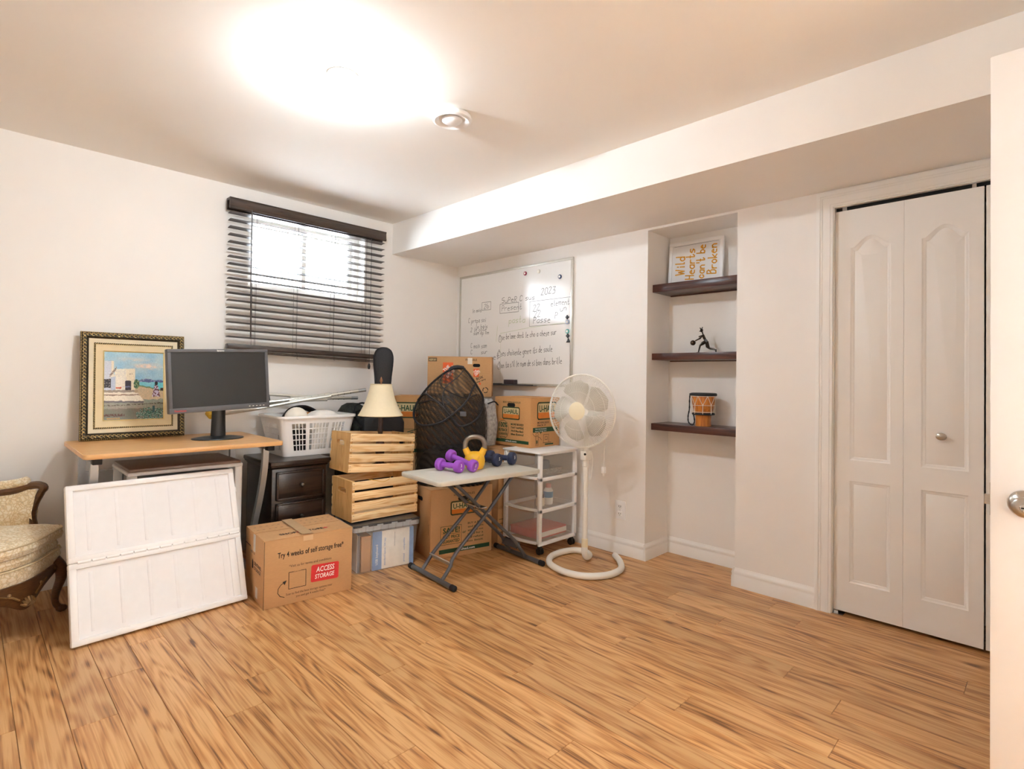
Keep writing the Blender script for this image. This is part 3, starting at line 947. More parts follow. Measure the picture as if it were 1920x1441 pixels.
def pillow(mb, outline, levels, cap=True):
    # outline: 2D loop about its centre; levels: (z, inset) from bottom to top
    n = len(outline)
    cx = sum(p[0] for p in outline) / n
    cy = sum(p[1] for p in outline) / n
    vs, fs = [], []
    for z, ins in levels:
        for (x, y) in outline:
            dx, dy = x - cx, y - cy
            r = math.hypot(dx, dy) or 1
            k = max(0, 1 - ins / r)
            vs.append((cx + dx * k, cy + dy * k, z))
    for j in range(len(levels) - 1):
        for i in range(n):
            fs.append((j * n + i, j * n + (i + 1) % n, (j + 1) * n + (i + 1) % n, (j + 1) * n + i))
    if cap:
        fs.append(tuple(range(n - 1, -1, -1)))
        fs.append(tuple((len(levels) - 1) * n + i for i in range(n)))
    return mb.add(vs, fs)

def rrect(w, d, r, k=5):
    pts = []
    for cx, cy, a0 in ((w / 2 - r, -d / 2 + r, -PI / 2), (w / 2 - r, d / 2 - r, 0), (-w / 2 + r, d / 2 - r, PI / 2), (-w / 2 + r, -d / 2 + r, PI)):
        pts += [(cx + r * math.cos(a0 + t * PI / 2 / k), cy + r * math.sin(a0 + t * PI / 2 / k)) for t in range(k + 1)]
    return pts

def front_face(w, d, h):
    return lambda u, v, l: (-w / 2 + u, -d / 2 - .0006 - l, v)
def right_face(w, d, h):
    return lambda u, v, l: (w / 2 + .0006 + l, -d / 2 + u, v)
def left_face(w, d, h):
    return lambda u, v, l: (-w / 2 - .0006 - l, d / 2 - u, v)
def top_face(w, d, h):
    return lambda u, v, l: (-w / 2 + u, -d / 2 + v, h + .0006 + l)

def cardboard_box(label, loc, rz, w, d, h, m, group=None, flap_dir=0, gap=.003, lift=0.0):
    t = thing('cardboard_box', label, 'box', loc, rz, group)
    MB().rbox(-w / 2, w / 2, -d / 2, d / 2, 0, h - .004, .0025).build('box_body', m, t)
    for s in (-1, 1):
        fb = MB()
        if flap_dir == 0:
            y0, y1 = (-d / 2, -gap / 2) if s < 0 else (gap / 2, d / 2)
            fb.box(-w / 2, w / 2, y0, y1, h - .004, h)
            for i, v in enumerate(fb.v):
                if abs(abs(v[1]) - gap / 2) < 1e-6:
                    fb.v[i] = (v[0], v[1], v[2] + lift)
        else:
            x0, x1 = (-w / 2, -gap / 2) if s < 0 else (gap / 2, w / 2)
            fb.box(x0, x1, -d / 2, d / 2, h - .004, h)
        fb.build('top_flap', m, t)
    return t

def uhaul_logo(D, u, v, w, h):
    D.rect(u, v, u + w, v + h, 'logo_panel', M['cream'], 0)
    D.rect(u, v, u + w, v + h * .40, 'logo_stripe', M['orange'], .0001)
    D.frame(u, v, u + w, v + h, .0055 * w / .11, 'logo_border', M['dgreen'], r=h * .14, lift=.0002)
    D.fit('U-HAUL', u + w * .08, v + h * .46, w * .84, h * .40, 'logo_lettering', M['green'], bold=.02, lift=.0004)

def hand_hole(t, face, u, v, w=.075, h=.028, m=None):
    pts = []
    for i in range(13):
        a = PI / 2 + PI * i / 12
        pts.append((u - w / 2 + h / 2 + h / 2 * math.cos(a), v + h / 2 * math.sin(a)))
    for i in range(13):
        a = -PI / 2 + PI * i / 12
        pts.append((u + w / 2 - h / 2 + h / 2 * math.cos(a), v + h / 2 * math.sin(a)))
    D = Decal(face)
    D.poly(pts, 'hand_hole', m or M['dark'], 0.0001)
    D.build(t)

# ---------------------------------------------------------------- desk and what stands on it
DZ = .778
dk = thing('desk', 'beech-topped computer desk with curved silver legs', 'desk', (-2.257, -.397, 0))
tp = MB()
pillow(tp, rrect(.88, .676, .025, 4), [(DZ - .022, .002), (DZ - .020, 0), (DZ - .002, 0), (DZ, .002)])
tp.build('desk_top', M['beech'], dk)
for sx in (-1, 1):
    fl_ = catmull([(sx * .385, -.215, DZ - .03), (sx * .385, -.205, .62), (sx * .385, -.15, .45), (sx * .385, -.075, .28), (sx * .385, -.04, .12), (sx * .385, -.05, .03)], 5)
    MB().bar(fl_, .03, .028, (1, 0, 0)).build('leg', M['silver'], dk)
    MB().bar([(sx * .37, .27, DZ - .03), (sx * .37, .27, .03)], .03, .03, (1, 0, 0)).build('leg', M['silver'], dk)
    MB().rbox(sx * .385 - .017, sx * .385 + .017, -.255, .30, .0, .035, .005).build('foot_bar', M['silver'], dk)
    MB().rbox(sx * .385 - .015, sx * .385 + .015, -.26, .29, DZ - .05, DZ - .0225, .003).build('top_rail', M['silver'], dk)
    MB().rbox(sx * .385 - .018, sx * .385 + .018, -.30, -.255, DZ - .052, DZ - .0225, .003).build('end_cap', M['rubber'], dk)
MB().box(-.37, .37, .255, .27, .50, .62).build('rear_panel', M['silver'], dk)

# painting
pt = thing('framed_painting', 'oil painting of white seaside houses in an ornate dark gold frame', 'painting', (-2.397, -.108, DZ + .0006), rot=(math.radians(-6.2), 0, math.radians(-1.5)))
PW, PH = .487, .585
gold = mat('antique_gold', 'b39a63', .35, .55, var=.45, scale=120)
dkg = mat('frame_dark_wood', '39301f', .4, .3, var=.5, scale=90)
crm = mat('cream_liner', 'e6d9bb', .6, var=.04)
lin = mat('linen_mat', 'e8d6ae', .75, var=.03, bump=.2, bscale=900)
def mitred(mb, w0, w1, y0, y1, o0, o1, W, Ht, k=0):
    # four mitred strips between inset w0 and w1; front y goes y0 (outer) to y1 (inner)
    O = [(-W / 2 + w0, w0), (W / 2 - w0, w0), (W / 2 - w0, Ht - w0), (-W / 2 + w0, Ht - w0)]
    I = [(-W / 2 + w1, w1), (W / 2 - w1, w1), (W / 2 - w1, Ht - w1), (-W / 2 + w1, Ht - w1)]
    vs = [(x, y0, z) for x, z in O] + [(x, y1, z) for x, z in I] + [(x, o0, z) for x, z in O] + [(x, o1, z) for x, z in I]
    fs = []
    for i in range(4):
        j = (i + 1) % 4
        fs += [(i, j, 4 + j, 4 + i), (8 + i, 8 + j, j, i), (4 + i, 4 + j, 12 + j, 12 + i), (12 + i, 12 + j, 8 + j, 8 + i)]
    mb.add(vs, fs)
b_ = MB()
mitred(b_, 0, .012, -.020, -.034, .0, .0, PW, PH)
mitred(b_, .012, .026, -.034, -.032, .0, .0, PW, PH)
mitred(b_, .026, .036, -.032, -.022, .0, .0, PW, PH)
b_.build('frame_moulding', dkg, pt)
orn = MB()
def around(inset, step, fn):
    for sid in range(4):
        L = (PW if sid % 2 == 0 else PH) - 2 * inset
        n = max(2, int(round(L / step)))
        for i in range(n + 1 if sid % 2 == 0 else n):
            s = -L / 2 + L * i / n
            if sid % 2 and i == 0:
                continue
            c = [(s, inset), (PW / 2 - inset, PH / 2 + s), (s, PH - inset), (-PW / 2 + inset, PH / 2 + s)][sid]
            fn(c, sid % 2, i)
def scroll(c, vert, i):
    # one leaf scroll: small ring plus a bead
    r = .0075
    pts = [(c[0] + r * math.cos(a * PI / 3), -.0355, c[1] + r * math.sin(a * PI / 3)) for a in range(5 if i % 2 else 6)]
    orn.tube(pts, [.0018, .0026, .0028, .0024, .0018, .0016][:len(pts)], 5)
    q_ = (c[0] + (0 if vert else .009), -.0352, c[1] + (.009 if vert else 0))
    orn.sphere(q_, .0034, 6, 4)
around(.017, .0185, scroll)
around(.0035, .009, lambda c, v, i: orn.sphere((c[0], -.0235, c[1]), .0036, 6, 4))
orn.build('carved_scrolls', gold, pt)
b_ = MB()
mitred(b_, .036, .058, -.022, -.0185, 0, 0, PW, PH)
b_.build('frame_liner', crm, pt)
rope = MB()
around(.062, .0095, lambda c, v, i: rope.tube([(c[0] - .003, -.0215, c[1] - .0028), (c[0] + .003, -.0215, c[1] + .0028)], [.0026, .0026], 5))
rope.build('rope_border', dkg, pt)
b_ = MB()
mitred(b_, .058, .067, -.0185, -.0185, 0, 0, PW, PH)
b_.build('rope_bed', gold, pt)
b_ = MB()
mitred(b_, .067, .100, -.0165, -.012, 0, 0, PW, PH)
b_.build('linen_mat', lin, pt)
b_ = MB()
mitred(b_, .100, .105, -.0145, -.0105, 0, 0, PW, PH)
b_.build('gold_fillet', mat('gold_fillet', 'e6cf8e', .35, .4), pt)
# the painted canvas: colour dabs laid on a fine grid
CW, CH = PW - .21, PH - .21
NX, NZ_ = 150, 200
from mathutils import noise
def paint(u, v):
    # u 0..1 left to right, v 0..1 bottom to top
    n1 = noise.noise(Vector((u * 6, v * 9, 1)))
    n2 = noise.noise(Vector((u * 40, v * 40, 3)))
    n3 = noise.noise(Vector((u * 14, v * 30, 8)))
    n4 = noise.noise(Vector((u * 90, v * 90, 5)))
    w_ = .012 * n3
    uu, vv = u + w_ * .5, v + w_
    sky = (.64 + .1 * n1, .79 + .05 * n1, .86)
    cl = math.exp(-((uu - .72) / .22) ** 2 - ((vv - .80) / .045) ** 2) + .5 * math.exp(-((uu - .5) / .3) ** 2 - ((vv - .9) / .03) ** 2)
    cl = min(1, max(0, cl * (1 + n3)))
    c = tuple(s * (1 - cl) + w * cl for s, w in zip(sky, (.93, .86, .82)))
    hill = .585 + .02 * math.sin(u * 11) * (u < .8) + .01 * n2
    if vv < .40 + .0 and False:
        pass
    if .55 < vv < hill and u > .52:
        c = (.38, .42, .60) if n2 < .2 else (.62, .62, .74)
    if vv <= .552 and u > .5:
        c = (.50 + .1 * n1, .80, .84)
    bank = .52 - (u - .56) * .20
    if vv < bank:
        c = (.80 + .05 * n2, .71, .58)
        if vv > bank - .02:
            c = (.45, .55, .38)
    if vv < .30 + .02 * n1:
        c = (.60 + .08 * n1, .60 + .04 * n2, .54)
    if vv < .16:
        c = (.47 + .06 * n1, .47, .42)
    # houses
    if u < .155 and .40 < vv < .865:
        c = (.80, .82, .87) if u < .12 else (.90, .85, .76)
    if .10 < u < .51 and .43 < vv < .755 and not (u < .17 and vv > .66 + (.0)):
        c = (.90 + .04 * n2, .87 + .04 * n2, .81)
        if u > .36:
            c = (.92, .87, .77)
    if .09 < uu < .20 and abs((vv - .655) - (uu - .10) * 1.05) < .022:
        c = (.32, .22, .18) if int(v * 90) % 2 else (.75, .7, .66)
    if .11 < u < .30 and .43 < vv < .63:
        c = (.93, .90, .84) if u > .18 else (.72, .76, .83)
    if u < .11 and .47 < vv < .60:
        c = (.16, .13, .16) if n2 > -.3 else (.6, .55, .55)
    if .345 < u < .445 and .43 < vv < .575:
        c = (.20, .17, .22) if n3 < .3 else (.45, .46, .58)
    if .415 < uu < .43 and abs(vv - .675) < .007 or .45 < uu < .462 and abs(vv - .675) < .007:
        c = (.15, .12, .1)
    if .19 < uu < .28 and .455 < vv < .48:
        c = (.75, .32, .2)
    if ((uu - .535) / .05) ** 2 + ((vv - .525) / .07) ** 2 < 1:
        c = (.22, .38, .28) if n2 < .1 else (.55, .62, .42)
    if u < .56 and .395 < vv < .435:
        c = (.62, .56, .50) if u < .5 else (.72, .62, .5)
    # terrace steps
    step = .66 - (.40 - vv) * .9
    if u < .55 + (.40 - vv) * .9 and .27 < vv <= .40:
        c = (.93, .89, .82) if not (.355 < vv < .372) else (.60, .50, .42)
    if u < .66 and .245 < vv + .02 * (u - .3) <= .275:
        c = (.42, .40, .42)
    if abs(vv - .205 - .03 * u) < .008 and n2 > -.05:
        c = (.33, .30, .24)
    if vv < .085 and u < .34 and n2 > -.15 and vv > .05:
        c = (.33, .20, .15)
    # figure
    if ((uu - .875) / .028) ** 2 + ((vv - .535) / .03) ** 2 < 1:
        c = (.13, .12, .14)
    if .37 > abs(0) and .335 < vv < .51 and abs(uu - .875) < .03 + (.51 - vv) * .25:
        c = (.45, .25, .28) if n2 < .0 else (.80, .76, .84)
    if uu > .95 and .42 < vv < .47:
        c = (.25, .16, .13)
    # agave
    d_ = ((uu - .78) / .26) ** 2 + ((vv - .07) / .10) ** 2
    if d_ < 1 and n2 + n4 * .6 > -.35 + d_ * .4:
        c = (.14, .32, .29) if n4 < .05 else ((.35, .58, .52) if n4 < .3 else (.75, .86, .84))
    if abs(uu - .83) < .02 and .1 < vv < .2:
        c = (.2, .36, .38)
    if .05 < u < .26 and abs(vv - .02 - .01 * n3) < .009 and n4 > -.1:
        c = (.82, .60, .22)
    k = 1 + .10 * n4 + .05 * n2
    return tuple(min(1, max(0, x * k)) for x in c)
vs, fs, cols = [], [], []
for j in range(NZ_ + 1):
    for i in range(NX + 1):
        u, v = i / NX, j / NZ_
        vs.append((-CW / 2 + CW * u, -.009, .105 + CH * v))
        c = paint(u, v)
        cols.append(tuple(((x + .055) / 1.055) ** 2.4 if x > .04 else x / 12.92 for x in c) + (1,))
for j in range(NZ_):
    for i in range(NX):
        a = j * (NX + 1) + i
        fs.append((a, a + 1, a + NX + 2, a + NX + 1))
me = bpy.data.meshes.new('canvas')
me.from_pydata(vs, [], fs)
at_ = me.color_attributes.new('paint', 'FLOAT_COLOR', 'POINT')
at_.data.foreach_set('color', [x for c in cols for x in c])
pm_, ptr, pb = nt('oil_paint')
ca = N(ptr, 'ShaderNodeVertexColor', layer_name='paint')
ptr.links.new(ca.outputs[0], pb.inputs['Base Color'])
pb.inputs['Roughness'].default_value = .32
nn = N(ptr, 'ShaderNodeTexNoise', i_Scale=300.0)
bp = N(ptr, 'ShaderNodeBump', i_Strength=.25, i_Distance=.001)
ptr.links.new(nn.outputs[0], bp.inputs['Height'])
ptr.links.new(bp.outputs[0], pb.inputs['Normal'])
me.materials.append(pm_)
link('canvas', me, pt)
MB().box(-PW / 2 + .03, PW / 2 - .03, -.008, -.001, .03, PH - .03).build('backing_board', M['card'], pt)

# monitor
mo = thing('computer_monitor', 'black widescreen monitor switched off on the desk', 'monitor', (-2.052, -.395, DZ + .0006))
mg = mat('monitor_grey', '5c5b5d', .45, var=.05)
msc = mat('monitor_screen', '242220', .5, var=.05, scale=200)
mbk = mat('monitor_black', '1a1a1c', .4, var=.05)
ba = MB()
ell = [(.135 * math.cos(2 * PI * i / 40), .10 * math.sin(2 * PI * i / 40)) for i in range(40)]
pillow(ba, ell, [(0, .004), (.002, 0), (.006, .002), (.014, .05), (.016, .07)])
ba.build('stand_base', mbk, mo)
MB().tube([(0, .0, .012), (0, .0, .12), (0, -.01, .32)], [(.040, .022), (.036, .02), (.034, .018)], 14, flat=(1, 0, 0)).build('stand_neck', mbk, mo)
pn = bpy.data.objects.new('screen_panel', None)
W2, H2 = .262, .338
mm = Matrix.Translation((-.018, -.092, .333)) @ Matrix.Rotation(math.radians(4.2), 4, 'Z') @ Matrix.Rotation(math.radians(-2.6), 4, 'Y') @ Matrix.Rotation(math.radians(-2), 4, 'X')
bz = MB()
bz.rbox(-W2, W2, .004, .034, -H2 / 2, H2 / 2, .004, mm)
bz.rbox(-W2 * .6, W2 * .6, .030, .058, -H2 * .33, H2 * .33, .012, mm)
fr = bz.build('monitor_case', mg, mo)
bz = MB()
for a in ((-W2, W2, -H2 / 2, -H2 / 2 + .028), (-W2, W2, H2 / 2 - .017, H2 / 2), (-W2, -W2 + .017, -H2 / 2 + .028, H2 / 2 - .017), (W2 - .017, W2, -H2 / 2 + .028, H2 / 2 - .017)):
    bz.rbox(a[0], a[1], -.006, .006, a[2], a[3], .0025, mm)
bz.build('bezel', mg, fr)
MB().box(-W2 + .015, W2 - .015, -.001, .004, -H2 / 2 + .026, H2 / 2 - .015, mm).build('screen', msc, fr)
dc = Decal(lambda u, v, l: tuple(mm @ Vector((u, -.0063 - l, v))))
dc.text('lenovo', .0, H2 / 2 - .0125, .014, 'maker_logo', M['white'], 'C', bold=.02)
dc.text('ThinkVision', -W2 + .022, -H2 / 2 + .009, .012, 'model_logo', M['red'], 'L', bold=.02)
for i in range(5):
    dc.rect(W2 - .12 + i * .02, -H2 / 2 + .012, W2 - .112 + i * .02, -H2 / 2 + .015, 'button_mark', M['white'])
dc.build(fr)

# drawer unit under the desk
du = thing('plastic_drawer_unit', 'white plastic drawer chest under the desk, desk reflection coloured into its taupe top', 'drawer unit', (-2.225, -.315, 0))
dwm = mat('smoky_drawer', 'b5b5b6', .35, var=.03, trans=.12)
MB().rbox(-.262, .262, -.19, .195, .645, .662, .004).build('chest_top', mat('taupe_desk_reflection', '8b7466', .35, var=.05), du)  # reflection of the desk underside put into the top's dark taupe colour
MB().rbox(-.27, .27, -.20, .20, .628, .647, .006).build('top_rim', M['plastic'], du)
for sx in (-1, 1):
    for sy in (-1, 1):
        MB().rbox(sx * .248 - .02, sx * .248 + .02, sy * .178 - .02, sy * .178 + .02, .0, .63, .006).build('corner_post', M['plastic'], du)
MB().rbox(-.226, .226, .175, .195, .0, .63, .004).build('back_panel', M['plastic'], du)
for i in range(3):
    z0 = .02 + i * .203
    dwr = MB().rbox(-.226, .226, -.200, .16, z0, z0 + .185, .008).build('drawer', dwm, du)
    MB().rbox(-.10, .10, -.214, -.198, z0 + .150, z0 + .172, .006).build('drawer_pull', M['plastic'], dwr)

# folded white tabletop leaning against the desk
fp_ = thing('folding_tabletop', 'white plastic fold-in-half tabletop leaning against the desk', 'folding table', (-2.389, -.884, .0125), rot=(math.radians(-19.3), 0, math.radians(3.2)))
FW, FHt = .352, .334
for i, nm in ((0, 0), (1, 1)):
    z0 = i * FHt
    h_ = MB()
    z1 = z0 + FHt - (.001 if i == 0 else 0)
    for a in ((-FW, FW, z0, z0 + .026), (-FW, FW, z1 - .026, z1), (-FW, -FW + .028, z0 + .02, z1 - .02), (FW - .028, FW, z0 + .02, z1 - .02)):
        h_.rbox(a[0], a[1], 0, .036, a[2], a[3], .006)
    hf = h_.build('panel_half', M['plastic'], fp_)
    fd = MB().box(-FW + .02, FW - .02, .011, .034, z0 + .02, z1 - .02)
    fd.build('recessed_field', M['plastic2'], hf)
    for j in range(6):
        rx = -.275 + j * .108
        rb = MB()
        rb.rbox(rx - .007, rx + .007, .0098, .014, z0 + .045, z1 - .045, .0024)
        rb.build('stiffening_rib', M['plastic2'], hf)
hg = MB()
for j in range(13):
    hx = -.32 + j * .0515
    hg.cyl((hx, .004, FHt), (hx + .046, .004, FHt), .0075, 10)
hg.build('hinge', M['plastic'], fp_)
MB().rbox(FW - .003, FW + .007, .008, .026, FHt * 1.62, FHt * 1.7, .002).build('side_latch', M['plastic'], fp_)
MB().rbox(FW - .062, FW - .030, .006, .014, .03, FHt - .03, .002).build('leg_channel', M['plastic'], fp_)
# ---------------------------------------------------------------- armchair
def brocade(name):
    m, t, b = nt(name)
    co = N(t, 'ShaderNodeTexCoord')
    vo = N(t, 'ShaderNodeTexVoronoi', i_Scale=55.0, feature='DISTANCE_TO_EDGE')
    no = N(t, 'ShaderNodeTexNoise', i_Scale=24.0, i_Detail=3.0)
    wv = N(t, 'ShaderNodeTexNoise', i_Scale=150.0, i_Detail=2.0)
    L = t.links.new
    mp = N(t, 'ShaderNodeVectorMath', operation='ADD')
    sc = N(t, 'ShaderNodeVectorMath', operation='SCALE', i_Scale=.05)
    L(no.outputs['Color'], sc.inputs[0])
    L(co.outputs['Object'], mp.inputs[0])
    L(sc.outputs[0], mp.inputs[1])
    L(co.outputs['Object'], no.inputs['Vector'])
    L(mp.outputs[0], vo.inputs['Vector'])
    L(co.outputs['Object'], wv.inputs['Vector'])
    rp = N(t, 'ShaderNodeValToRGB')
    e = rp.color_ramp.elements
    e[0].position, e[0].color = .0, srgb('cfc4ab')
    e[1].position, e[1].color = .2, srgb('f6eedd')
    k = e.new(.07)
    k.color = srgb('ead6ac')
    L(vo.outputs[0], rp.inputs[0])
    r2 = N(t, 'ShaderNodeValToRGB')
    e = r2.color_ramp.elements
    e[0].position, e[0].color = .42, srgb('f8f0e0')
    e[1].position, e[1].color = .6, srgb('ecd2a2')
    L(no.outputs[0], r2.inputs[0])
    mx = N(t, 'ShaderNodeMix', data_type='RGBA', blend_type='MULTIPLY')
    mx.inputs[0].default_value = .35
    L(rp.outputs[0], mx.inputs[6])
    L(r2.outputs[0], mx.inputs[7])
    L(mx.outputs[2], b.inputs['Base Color'])
    b.inputs['Roughness'].default_value = .45
    b.inputs['Sheen Weight'].default_value = .3
    bp = N(t, 'ShaderNodeBump', i_Strength=.3, i_Distance=.002)
    L(vo.outputs[0], bp.inputs['Height'])
    L(bp.outputs[0], b.inputs['Normal'])
    return m
bro = brocade('gold_brocade')
cwood = mat('carved_walnut', '5a3a1e', .32, var=.35, scale=40, stretch=(1, 1, 6))
pip = mat('gold_piping', 'dcc8a2', .5, var=.1)
AC = thing('armchair', 'antique carved armchair upholstered in cream gold brocade', 'armchair', (-3.077, -.397, 0), math.radians(-45))
def fx(y, o=0):       # serpentine front edge
    return .262 + .035 * math.cos(PI * min(1, abs(y) / .30)) + o
def seat_outline(o=0.0, back=-.27):
    pts = []
    n = 18
    for i in range(n + 1):
        y = -.285 + .57 * i / n
        pts.append((fx(y, o) - (.03 if i in (0, n) else 0), y * (1 + o / .285)))
    for i in range(1, 9):
        s = i / 9
        pts.append((.22 * (1 - s) + back * s, .285 - .085 * s + o))
    for i in range(9):
        s = i / 8
        pts.append((back, .20 - .40 * s))
    for i in range(1, 9):
        s = 1 - i / 9
        pts.append((.22 * (1 - s) + back * s, -(.285 - .085 * s + o)))
    return pts
so = seat_outline()
MB_ = MB()
pillow(MB_, so, [(.235, .02), (.24, .004), (.275, -.006), (.300, .0), (.304, .006)])
MB_.build('seat_upholstery', bro, AC)
MB_ = MB()
pillow(MB_, seat_outline(-.006), [(.304, .012), (.31, .002), (.330, -.004), (.347, .004), (.349, .012)])
MB_.build('seat_border', bro, AC)
MB_ = MB()
pillow(MB_, seat_outline(.006), [(.350, .014), (.355, .002), (.375, -.006), (.395, .0), (.405, .012), (.420, .06), (.432, .12), (.438, .18)])
MB_.build('seat_cushion', bro, AC)
pp = MB()
for z, o in ((.304, .003), (.399, .006), (.236, -.004)):
    pp.tube([(x, y, z) for x, y in seat_outline(o)], .0042, 6, closed=True)
pp.build('piping', pip, AC)
# carved apron under the front edge
ap = MB()
n = 40
vs = []
for i in range(n + 1):
    y = -.275 + .55 * i / n
    a = abs(y)
    low = .172 - .052 * math.exp(-(a / .075) ** 2) + .045 * min(1, a / .275) ** 2
    top = .240
    for xx, z in ((fx(y, .004), top), (fx(y, .012), (top + low) / 2), (fx(y, .004), low), (fx(y, -.022), low + .006), (fx(y, -.022), top)):
        vs.append((xx, y, z))
fs = []
for i in range(n):
    for k in range(5):
        fs.append((i * 5 + k, i * 5 + (k + 1) % 5, (i + 1) * 5 + (k + 1) % 5, (i + 1) * 5 + k))
ap.add(vs, fs)
ap.build('carved_apron', cwood, AC)
sh = MB()
for i in range(7):
    a = -1.1 + i * .367
    sh.tube([(fx(0, .012), 0, .135), (fx(0, .020), .022 * math.sin(a), .135 + .02 * math.cos(a)), (fx(0, .012), .040 * math.sin(a), .135 + .040 * math.cos(a))], [.003, .007, .004], 6)
gilt = mat('gilt_walnut', '8a6a42', .3, .2, var=.3, scale=60)
sh.build('carved_shell', gilt, AC)
for s in (-1, 1):
    MB().sphere((fx(.075, .010), s * .078, .205), .0085, 8, 6).build('carved_bead', gilt, AC)
    MB().sphere((fx(.20, .008), s * .20, .222), .006, 8, 6).build('carved_bead', gilt, AC)
    MB().tube([(fx(.04, .012), s * .04, .172), (fx(.06, .012), s * .065, .192), (fx(.11, .010), s * .12, .214)], [.005, .005, .003], 6).build('carved_leaf', gilt, AC)
def cabriole(x, y, dx, dy):
    p = catmull([(x - dx * .02, y - dy * .02, .25), (x + dx * .012, y + dy * .012, .21), (x + dx * .016, y + dy * .016, .16), (x - dx * .004, y - dy * .004, .10), (x - dx * .006, y - dy * .006, .05), (x + dx * .012, y + dy * .012, .022), (x + dx * .026, y + dy * .026, .014)], 4)
    rr = []
    for i in range(len(p)):
        s = i / (len(p) - 1)
        rr.append(.030 - .016 * min(1, s / .62) + (.004 if s > .8 else 0))
    return MB().tube(p, rr, 10).sphere((x + dx * .03, y + dy * .03, .016), .0155, 10, 7)
for sx, sy in ((1, 1), (1, -1)):
    cabriole(.232, sy * .245, .6, sy * .6).build('leg', cwood, AC)
for sy in (1, -1):
    MB().tube([(-.25, sy * .17, .26), (-.27, sy * .18, .1), (-.295, sy * .185, .0)], [.02, .017, .014], 8).build('leg', cwood, AC)
# arms: curved wooden frame with an upholstered inner panel and a padded top
for sy in (1, -1):
    A = [(.118, .262, .36), (.090, .262, .44), (.092, .270, .50), (.108, .283, .552), (.120, .286, .582), (.098, .284, .594), (.060, .276, .590), (.0, .256, .570), (-.10, .228, .565), (-.25, .185, .60)]
    path = catmull([(x, y * sy, z) for x, y, z in A], 5)
    MB().tube(path, [.0155 if i < 18 else .0185 for i in range(len(path))], 8).build('arm_frame', cwood, AC)
    pnl = MB()
    lo = [(x, y * sy, .36) for x, y, z in [(.10, .262, 0), (.0, .250, 0), (-.12, .218, 0), (-.25, .18, 0)]]
    hi = [(x, y * sy, z) for x, y, z in [(.098, .272, .575), (.02, .258, .575), (-.10, .226, .568), (-.25, .183, .60)]]
    md = [(a[0], a[1] - sy * .018, (a[2] + b[2]) / 2) for a, b in zip(lo, hi)]
    ot = [(a[0], a[1] + sy * .02, (a[2] + b[2]) / 2) for a, b in zip(lo, hi)]
    for i in range(3):
        pnl.add([lo[i], lo[i + 1], md[i + 1], md[i]], [(0, 1, 2, 3)]).add([md[i], md[i + 1], hi[i + 1], hi[i]], [(0, 1, 2, 3)])
        pnl.add([hi[i], hi[i + 1], ot[i + 1], ot[i]], [(0, 1, 2, 3)]).add([ot[i], ot[i + 1], lo[i + 1], lo[i]], [(0, 1, 2, 3)])
    pnl.build('arm_panel', bro, AC)
    pd_ = catmull([(.06, .275 * sy, .618), (.0, .258 * sy, .602), (-.10, .230 * sy, .594), (-.22, .193 * sy, .612)], 5)
    MB().tube(pd_, [.012] + [.022] * (len(pd_) - 2) + [.012], 10).build('arm_pad', bro, AC)
bk = catmull([(-.255, -.185, .40), (-.275, -.205, .60), (-.30, -.195, .80), (-.315, -.10, .90), (-.32, 0, .93), (-.315, .10, .90), (-.30, .195, .80), (-.275, .205, .60), (-.255, .185, .40)], 5)
MB().tube(bk, .017, 8).build('back_frame', cwood, AC)
bp_ = MB()
cc = (-.245, 0, .62)
vs = [tuple(p) for p in bk] + [cc, (-.315, 0, .62)]
nb = len(bk)
bp_.add(vs, [(i, (i + 1) % nb, nb) for i in range(nb)] + [((i + 1) % nb, i, nb + 1) for i in range(nb)])
bp_.build('back_panel', bro, AC)

# ---------------------------------------------------------------- moving box with storage advert
w, d, h = .446, .345, .332
a = math.radians(-5.8)
cx, cy = corner_to_center((-2.026, -1.030), a, w, d)
ab = cardboard_box('low cardboard moving box with red storage advert on the floor', (cx, cy, .0005), a, w, d, h, M['card'], gap=.006)
D = Decal(front_face(w, d, h))
T_ = 'printed_text'
D.fit('Try 4 weeks of self storage free*', .062, .238, .335, .028, T_, M['ink'], bold=.012)
D.fit('*Visit us for terms and conditions', .118, .183, .215, .013, T_, M['ink'])
# the scan code itself is left blank
D.frame(.118, .076, .202, .158, .0028, 'code_frame', M['ink'])
D.rect(.142, .154, .178, .162, 'code_caption_gap', M['card'], .0004)
D.fit('Scan me!', .143, .1545, .034, .0075, T_, M['ink'], lift=.0006)
pts = [(.233, .084), (.366, .079), (.372, .085), (.374, .160), (.368, .166), (.236, .171), (.229, .165), (.227, .090)]
D.poly(pts, 'storage_sign', M['red'], 0)
D.fit('ACCESS', .254, .131, .094, .027, 'sign_lettering', M['white'], bold=.015, slant=.15)
D.fit('STORAGE', .248, .098, .100, .023, 'sign_lettering', M['white'], bold=.015, slant=.15)
D.fit('Scan to find the best storage options near', .105, .046, .235, .0115, T_, M['ink'])
D.fit('you and get 4 weeks free!*', .155, .028, .150, .0115, T_, M['ink'])
arrow = [(.098, .040), (.078, .048), (.066, .066), (.068, .088), (.080, .104), (.094, .112)]
D.line(arrow, .003, 'arrow', M['ink'])
D.poly([(.108, .122), (.088, .117), (.098, .100)], 'arrow', M['ink'])
D.line([(.0, .0), (.0, h - .004)], .002, 'edge_line', M['ink'])
D.build(ab)
D = Decal(top_face(w, d, h))
D.fit('SHOP', .09, .060, .085, .030, T_, M['ink'], bold=.02)
D.fit('STORE', .222, .060, .092, .030, T_, M['ink'], bold=.02)
